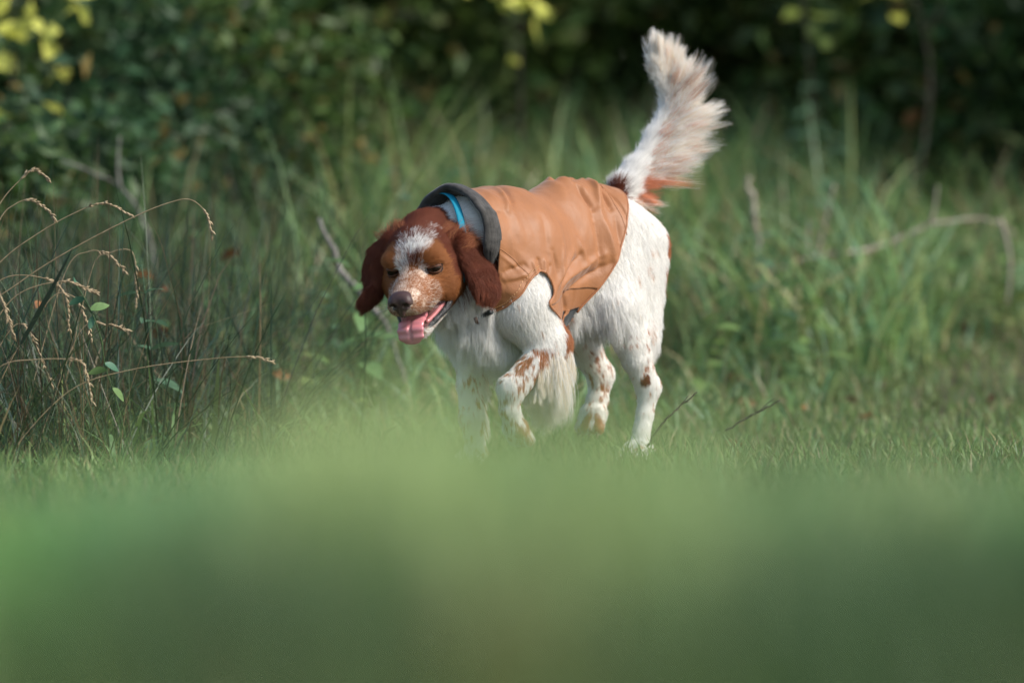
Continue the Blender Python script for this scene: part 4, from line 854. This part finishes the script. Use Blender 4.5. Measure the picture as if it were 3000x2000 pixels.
# whiskers
wr = np.array([H(.055+.012*R.rand(), s_*(.026+.004*R.rand()), -.034-.012*R.rand()) for s_ in (1, -1) for _ in range(9)]); wd = np.array([nrm(HL*s_+HF*R.uniform(-.4, .3)+HT*R.uniform(-.45, .05)) for s_ in (1, -1) for _ in range(9)])
hair_object('whiskers', wr, wd, nrm(wd-.5*HF-.3*HT), np.full(18, .045)*R.uniform(.5, 1.1, 18), np.tile(WHITE*.7, (18, 1)), .00014, 6)
# ------------------------------------------------------------------ weeds, sticks, stalks and leaves
def leaf_blade(L_, W, bend, nx=6, fold=.18):
    """pointed leaf from the origin along +x"""
    V = []
    for i in range(nx+1):
        s = i/nx; w = W*math.sin(math.pi*min(s*.92+.06, 1))**.8*.5; x = L_*s; z = -bend*L_*s*s
        V += [(x, -w, z+fold*w), (x, 0, z), (x, w, z+fold*w)]
    Q = []
    for i in range(nx):
        a = i*3; Q += [(a, a+3, a+4, a+1), (a+1, a+4, a+5, a+2)]
    return np.array(V), np.array(Q)
def weed_kind(seed, h, nl, L_, W, col):
    rs = np.random.RandomState(seed); tip = np.array([rs.randn()*.05, rs.randn()*.05, h]); sp_ = spline([(0, 0, -.02), tip*np.array([.3, .3, .5]), tip], 8)
    V, Q, T = tube(sp_, np.linspace(.0028, .0012, 8), 5); stem = mesh_np('stem', V, [Q, T], M_leaf, np.tile(np.array(col)*.9, (len(V), 1)), True); V, Q = leaf_blade(L_, W, .35)
    lm = [mesh_np('leaf', V, [Q], M_leaf, np.tile(np.array(col)*f, (len(V), 1)), True) for f in (.8, 1.0, 1.25)]; spots = []
    for j in range(nl):
        f = .25+.75*j/(nl-1); p = sp_[min(int(f*7), 7)]; spots.append((p, (rs.uniform(-.3, .3), rs.uniform(-.5, .25), j*2.4+rs.uniform(-.4, .4)), (1.15-.5*f)*rs.uniform(.8, 1.2), rs.randint(0, 3)))
    return stem, lm, spots
KINDS = [weed_kind(1, .34, 11, .085, .040, (.11, .19, .070)), weed_kind(2, .22, 9, .075, .046, (.14, .215, .065)), weed_kind(3, .46, 13, .095, .034, (.11, .20, .11)), weed_kind(4, .16, 8, .065, .042, (.17, .22, .07))]
def weed(px, Y, k, sc, lab, group='leafy weeds in the undergrowth'):
    x = X_at(px, Y); o = link('weed', None, None, lab, 'weed', group); o.location = (x, Y, float(gz(x, Y))); o.scale = (sc,)*3; o.rotation_euler = (R.randn()*.12, R.randn()*.12, R.rand()*6.28); stem, lm, spots = KINDS[k]
    link('stem', stem, o)
    for p, r, s, c in spots:
        lf = link('leaf', lm[c], o); lf.location = tuple(p); lf.rotation_euler = r; lf.scale = (s,)*3
ORD = 'first second third fourth fifth sixth seventh eighth ninth tenth eleventh twelfth thirteenth fourteenth fifteenth sixteenth seventeenth eighteenth nineteenth twentieth'.split()+['last']
zones = [(-60, 560, .2, 2.6, 13, 'leafy green weed among the left grass stalks'), (560, 1120, 1.0, 4.2, 14, 'leafy green weed left of the dog\'s head'), (1120, 1700, 2.0, 5.0, 10, 'leafy green weed behind the dog\'s back'), (1960, 2460, 2.0, 5.0, 12, 'leafy green weed between the hind legs and the fallen branch'), (2460, 3060, 3.4, 6.0, 12, 'leafy green weed under the fallen branch')]
for a, b, y0, y1, cnt, lab in zones:
    for j in range(int(cnt*1.5)): weed(a+(b-a)*(j+R.rand())/int(cnt*1.5), y0+(y1-y0)*R.rand(), R.randint(0, 4), R.uniform(.6, 1.15) if a > 0 else R.uniform(.5, .85), ORD[j]+' '+lab.replace('weed', 'weed from the left', 1), lab.replace('weed', 'weeds'))

def stick(name, pts, Y, r, m, label, cat, side=(), group=None, dY=0.0, rough=.22):
    P = [at(a, b, Y+dY*i/max(len(pts)-1, 1)) for i, (a, b) in enumerate(pts)]; b0 = np.array(P[0]); o = link(name, None, None, label, cat, group); o.location = b0
    Q_ = spline(P, 26)-b0; Q_[1:-1] += R.randn(24, 3)*max(r)*.35; V, Q, T = tube(Q_, np.interp(np.linspace(0, 1, 26), np.linspace(0, 1, len(r)), r)*R.uniform(1-rough, 1+rough, 26), 8); link('stem', mesh_np('stem', V, [Q, T], m, None, True), o)
    for sp_, r2 in side:
        S = spline([at(a, b, Y+dY*.5) for a, b in sp_], 12)-b0; V, Q, T = tube(S, np.linspace(r2, r2*.5, 12), 7); link('side_shoot', mesh_np('side_shoot', V, [Q, T], m, None, True), o)
    return o
stick('bare_stick', [(1235, 1340), (1190, 1130), (1135, 965), (1085, 890), (1012, 812), (978, 740), (935, 640)], 1.7, (.002, .003, .0045, .007, .0072, .0068, .005), M_greywood, 'bare grey crooked stick leaning up behind the dog\'s head', 'stick')
stick('broken_sapling', [(2250, 1160), (2232, 800), (2212, 640), (2196, 520)], 3.3, (.008, .0085, .008, .0065), M_dead, 'thick pale broken upright stem right of the dog', 'stem')
stick('fallen_branch', [(2255, 800), (2400, 748), (2560, 728), (2700, 668), (2830, 640), (2930, 650), (2985, 700)], 3.2, (.003, .0045, .0058, .0052, .004, .0025, .001), M_dead, 'long pale fallen branch propped up at the right', 'branch',
      [([(2395, 745), (2415, 660), (2445, 540)], .0045), ([(2372, 750), (2368, 690), (2370, 645)], .004), ([(2725, 660), (2738, 610), (2746, 545)], .0045), ([(2930, 640), (2960, 760), (2950, 900)], .006)], dY=.3)
stick('dry_stick', [(470, 1120), (458, 860), (452, 780), (432, 680), (352, 548), (178, 468)], 2.4, (.003, .0035, .004, .004, .003, .002), M_greywood, 'thin pale bent stem behind the left grass stalks', 'stem', [([(352, 548), (345, 490), (350, 400)], .004)])
stick('dark_twig', [(1895, 1310), (1930, 1255), (1965, 1215), (2042, 1148)], .02, (.0022, .0024, .0022, .0012), M_twig, 'dark forked twig in the grass beside the planted hind foot', 'twig', [([(1950, 1230), (1985, 1195), (2018, 1158)], .0015), ([(1990, 1190), (2002, 1180), (2020, 1176)], .0013)])
stick('dark_twig', [(2125, 1262), (2180, 1228), (2225, 1205), (2285, 1172)], .35, (.0018, .0022, .002, .001), M_twig, 'thin dark twig in the grass right of the forked one', 'twig', [([(2225, 1205), (2250, 1180), (2268, 1168)], .0012)])
stick('dry_stick', [(1128, 900), (1300, 860), (1450, 800)], 5.2, (.006, .006, .004), M_dead, 'pale dry stem lying behind the coat', 'stem')

# grass stalks with drooping seed heads, in focus at the left
ST = [([(-60, 720), (0, 596), (56, 530), (98, 498), (140, 525)], -.35, 'topmost short grass stalk at the left edge with a drooping seed head'), ([(-70, 800), (0, 642), (42, 600), (84, 586), (133, 610), (160, 642)], -.4, 'grass stalk at the left edge bending over with a fine seed head'),
 ([(-150, 940), (0, 768), (105, 688), (210, 628), (302, 596), (382, 628)], -.3, 'long grass stalk arching right with a pale drooping tip'), ([(-130, 980), (56, 828), (210, 730), (393, 635), (505, 591), (561, 586), (603, 624), (621, 688)], -.35, 'longest straight grass stalk ending in a hooked seed head'),
 ([(90, 1150), (190, 800), (260, 737), (316, 747), (365, 793)], 0.0, 'grass stalk with short drooping head in the middle left'), ([(180, 1180), (265, 800), (320, 742), (386, 737), (400, 821), (400, 891)], .1, 'grass stalk with a head hanging straight down'),
 ([(-90, 960), (0, 821), (126, 814), (190, 863), (203, 961)], -.3, 'grass stalk with a long head hanging beside the dark blade'), ([(-40, 1010), (42, 870), (175, 824), (246, 845), (277, 856)], -.4, 'grass stalk reaching right with a level seed head'),
 ([(-60, 760), (-20, 790), (0, 863), (18, 912), (39, 982)], -.5, 'thick seed head hanging at the very left edge'), ([(0, 1120), (140, 884), (210, 866), (246, 919), (267, 986)], -.2, 'grass stalk drooping above the small green leaf'),
 ([(130, 1250), (232, 975), (316, 951), (372, 968)], -.1, 'short grass stalk with a small level head'), ([(-80, 1180), (0, 1074), (105, 1053), (225, 1056), (253, 1095), (270, 1175)], -.45, 'lowest grass stalk bowing over with a hanging head'),
 ([(60, 1290), (210, 1140), (393, 1081), (632, 1049), (744, 1046), (793, 1060)], -.35, 'long thin grass stalk reaching far right towards the dog'), ([(-30, 1080), (42, 954), (91, 982), (150, 1123)], -.2, 'small grass stalk drooping at the lower left')]
def stalk(pts, Y, label):
    a, b = pts[0]; pts = [(a-60, 1440), (a-25, (b+1440)/2)]+pts; P = spline([at(x, y, Y) for x, y in pts], 44); z0 = float(gz(P[0][0], Y)); P[0, 2] = min(P[0, 2], z0-.01); b0 = P[0].copy(); P = P-b0
    o = link('grass_stalk', None, None, label, 'grass stalk', 'grass stalks with seed heads at the left'); o.location = b0
    V, Q, T = tube(P, np.linspace(.0014, .0007, 44), 5); link('stem', mesh_np('stem', V, [Q, T], M_straw, None, True), o); parts = []
    k0 = 44-max(7, int(15*min(1, 620/max(np.abs(np.diff(np.array(pts)[2:], axis=0)).sum(), 300)))); 
    for i in range(k0, 44):
        for s in range(2):
            p = P[i]; d = nrm(nrm(P[min(i+1, 43)]-P[max(i-1, 0)])+R.randn(3)*.28); q = p+d*R.uniform(.008, .013); parts.append(tube(np.array([p, (p+q)/2, q]), np.array([.0009, .0023, .0004]), 5))
    V, F_ = merge(parts); link('seed_head', mesh_np('seed_head', V, F_, M_straw), o)
for pts, Y, lab in ST: stalk(pts, Y, lab)
# dark blade and small green vine in front of the stalks
P = spline([at(a, b, -.45) for a, b in ((60, 1010), (126, 891), (165, 820), (212, 728))], 12); b0 = P[0].copy(); w = np.array([.003, .006, .007, .007, .007, .006, .006, .005, .004, .003, .002, .0006])[:, None]; sx_ = np.array([.8, .5, .25])
V = np.vstack([P-b0-sx_*w, P-b0+sx_*w]); o = link('upright_blade', mesh_np('upright_blade', V, [np.array([(i, i+1, 12+i+1, 12+i) for i in range(11)])], M_leaf, np.tile([.015, .028, .018], (24, 1))), None, 'dark upright grass blade among the left stalks', 'grass'); o.location = b0; o.modifiers.new('t', 'SOLIDIFY').thickness = .0006
vo = link('vine', None, None, 'thin vine with small green leaves below the left stalks', 'vine'); P = spline([at(a, b, -.35) for a, b in ((380, 1330), (340, 1170), (310, 1080), (295, 990), (262, 900), (220, 830))], 24); vo.location = P[0]; b0 = P[0].copy()
V, Q, T = tube(P-b0, .0011, 5); link('stem', mesh_np('stem', V, [Q, T], M_leaf, np.tile([.06, .12, .04], (len(V), 1)), True), vo); V, Q = leaf_blade(.026, .014, .3); lm = mesh_np('leaf', V, [Q], M_leaf, np.tile([.16, .26, .09], (len(V), 1)), True); lm2 = mesh_np('leaf', V, [Q], M_leaf, np.tile([.07, .17, .10], (len(V), 1)), True)
for i, (k, rz, ry) in enumerate(((9, 3.3, .0), (10, .3, .3), (14, 1.0, .9), (17, 2.6, 1.2), (18, .2, -.4), (20, 3.0, .2), (6, .4, .6), (23, 1.4, -.3))):
    lf = link('leaf', lm if i % 2 == 0 else lm2, vo); lf.location = tuple(P[k]-b0); lf.rotation_euler = (.9, ry, rz); lf.scale = (R.uniform(.9, 1.4),)*3

# fallen and hanging dry leaves
def dry_leaf_mesh(L_, W, c, seed):
    V, Q = leaf_blade(L_, W, .3, 7, .5); V = V+.10*L_*(noise(V, 40, seed)[:, None]-.5); return mesh_np('dry_leaf', V, [Q], M_leaf, np.tile(np.array(c), (len(V), 1))*R.uniform(.8, 1.15, (len(V), 1)), True)
DRY = [dry_leaf_mesh(.055, .036, (.16, .060, .022), 1), dry_leaf_mesh(.05, .03, (.30, .13, .05), 2), dry_leaf_mesh(.06, .03, (.34, .21, .10), 3), dry_leaf_mesh(.05, .034, (.07, .028, .018), 4)]
def dry(px, py, k, sc, label, Y=None, group='dry leaves lying in the grass'):
    if Y is None:                                                # where the line of sight meets the grass
        for Y in np.arange(-4, 9, .03):
            q = at(px, py, Y)
            if q[2] < gz(q[0], Y)+.022: break
    p = at(px, py, Y); o = link('dry_leaf', DRY[k], None, label, 'leaf', group); o.location = p; o.scale = (sc,)*3; o.rotation_euler = (R.uniform(.3, 1.2), R.uniform(-.6, .6), R.rand()*6.28); return o
for px, py, k, sc, lab in ((2175, 1300, 2, 1.0, 'pale curled leaf standing in the lawn right of the hind foot'), (2720, 1360, 2, .9, 'pale tan leaf blurred in the lawn at lower right'), (2465, 1182, 0, 1.0, 'dark red brown curled leaf on the lawn'), (2345, 1195, 1, .9, 'orange brown curled leaf left of the dark red one'), (2735, 1190, 3, .6, 'small dark leaf on the lawn at the right'), (2920, 1165, 3, .9, 'dark leaf at the right edge of the lawn'), (2275, 1010, 0, 1.6, 'large brown leaf cluster in the meadow right of the dog'), (2840, 985, 3, 1.3, 'dark brown leaf in the meadow under the fallen branch'), (2040, 1100, 1, 1.0, 'orange leaf in the grass behind the hind leg'), (2190, 1120, 1, 1.0, 'pinkish tan leaf in the grass right of the hind leg'), (2140, 1180, 2, 1.0, 'tan leaf lying flat left of the thin twig'), (2560, 1225, 1, .8, 'small orange leaf in the middle of the lawn'), (1860, 1000, 0, 1.0, 'brown leaf behind the hind legs'), (430, 1250, 1, .8, 'orange leaf on the ground below the stalks'), (480, 1460, 2, .6, 'tan leaf at the lower left in the grass'), (480, 1340, 1, .9, 'orange leaf lying at the foot of the left weeds'), (190, 1310, 1, .8, 'small orange leaf in the lower left corner of the weeds'), (530, 1360, 2, .7, 'pale leaf left of the dog at the foot of the weeds'), (300, 1190, 0, 1.0, 'rusty leaf hanging among the left weeds')):
    dry(px, py, k, sc, lab)
KEEP = ('above the left', 'bent stem', 'rust brown', 'seed heads', 'chest', 'upper right', 'bare stick')
for px, py, Y, k, sc, lab in ((545, 425, 4.4, 1, 1.5, 'large orange dead leaf catching light above the left stalks'), (565, 450, 4.5, 1, 1.2, 'second orange dead leaf just beside the large one'), (400, 360, 4.8, 1, 1.2, 'dull orange dead leaf hanging left of the large one'), (1170, 380, 5.4, 1, 1.3, 'orange dead leaf in the bush above the dog\'s head'), (450, 815, 1.5, 1, 1.1, 'orange dead leaf on the thin bent stem'), (465, 850, 1.5, 1, 1.0, 'rusty dead leaf under the one on the bent stem'), (490, 990, 1.2, 0, 1.2, 'rust brown dead leaf hanging below the bent stem'), (480, 960, 1.2, 1, 1.0, 'tan dead leaf just above the rust brown one'), (100, 900, .2, 1, .9, 'orange dead leaf behind the left seed heads'), (850, 960, 1.6, 1, 1.0, 'pinkish dead leaf left of the dog\'s tongue'), (800, 1090, 1.2, 1, 1.0, 'orange dead leaf left of the dog\'s chest'), (40, 1040, 0.0, 1, .9, 'orange dead leaf at the left edge'), (60, 1130, -.2, 1, .9, 'tan dead leaf under the left edge stalks'), (700, 740, 2.2, 0, 1.2, 'reddish dead leaf left of the bare stick'), (2700, 330, 6.0, 1, 1.8, 'orange dead leaf in the dark bush at upper right'), (2500, 560, 5.6, 2, 1.3, 'yellowish dead leaf above the fallen branch')):
    if any(w_ in lab for w_ in KEEP): dry(px, py, k, sc*.8, lab, Y, 'dead leaves hanging in the undergrowth')
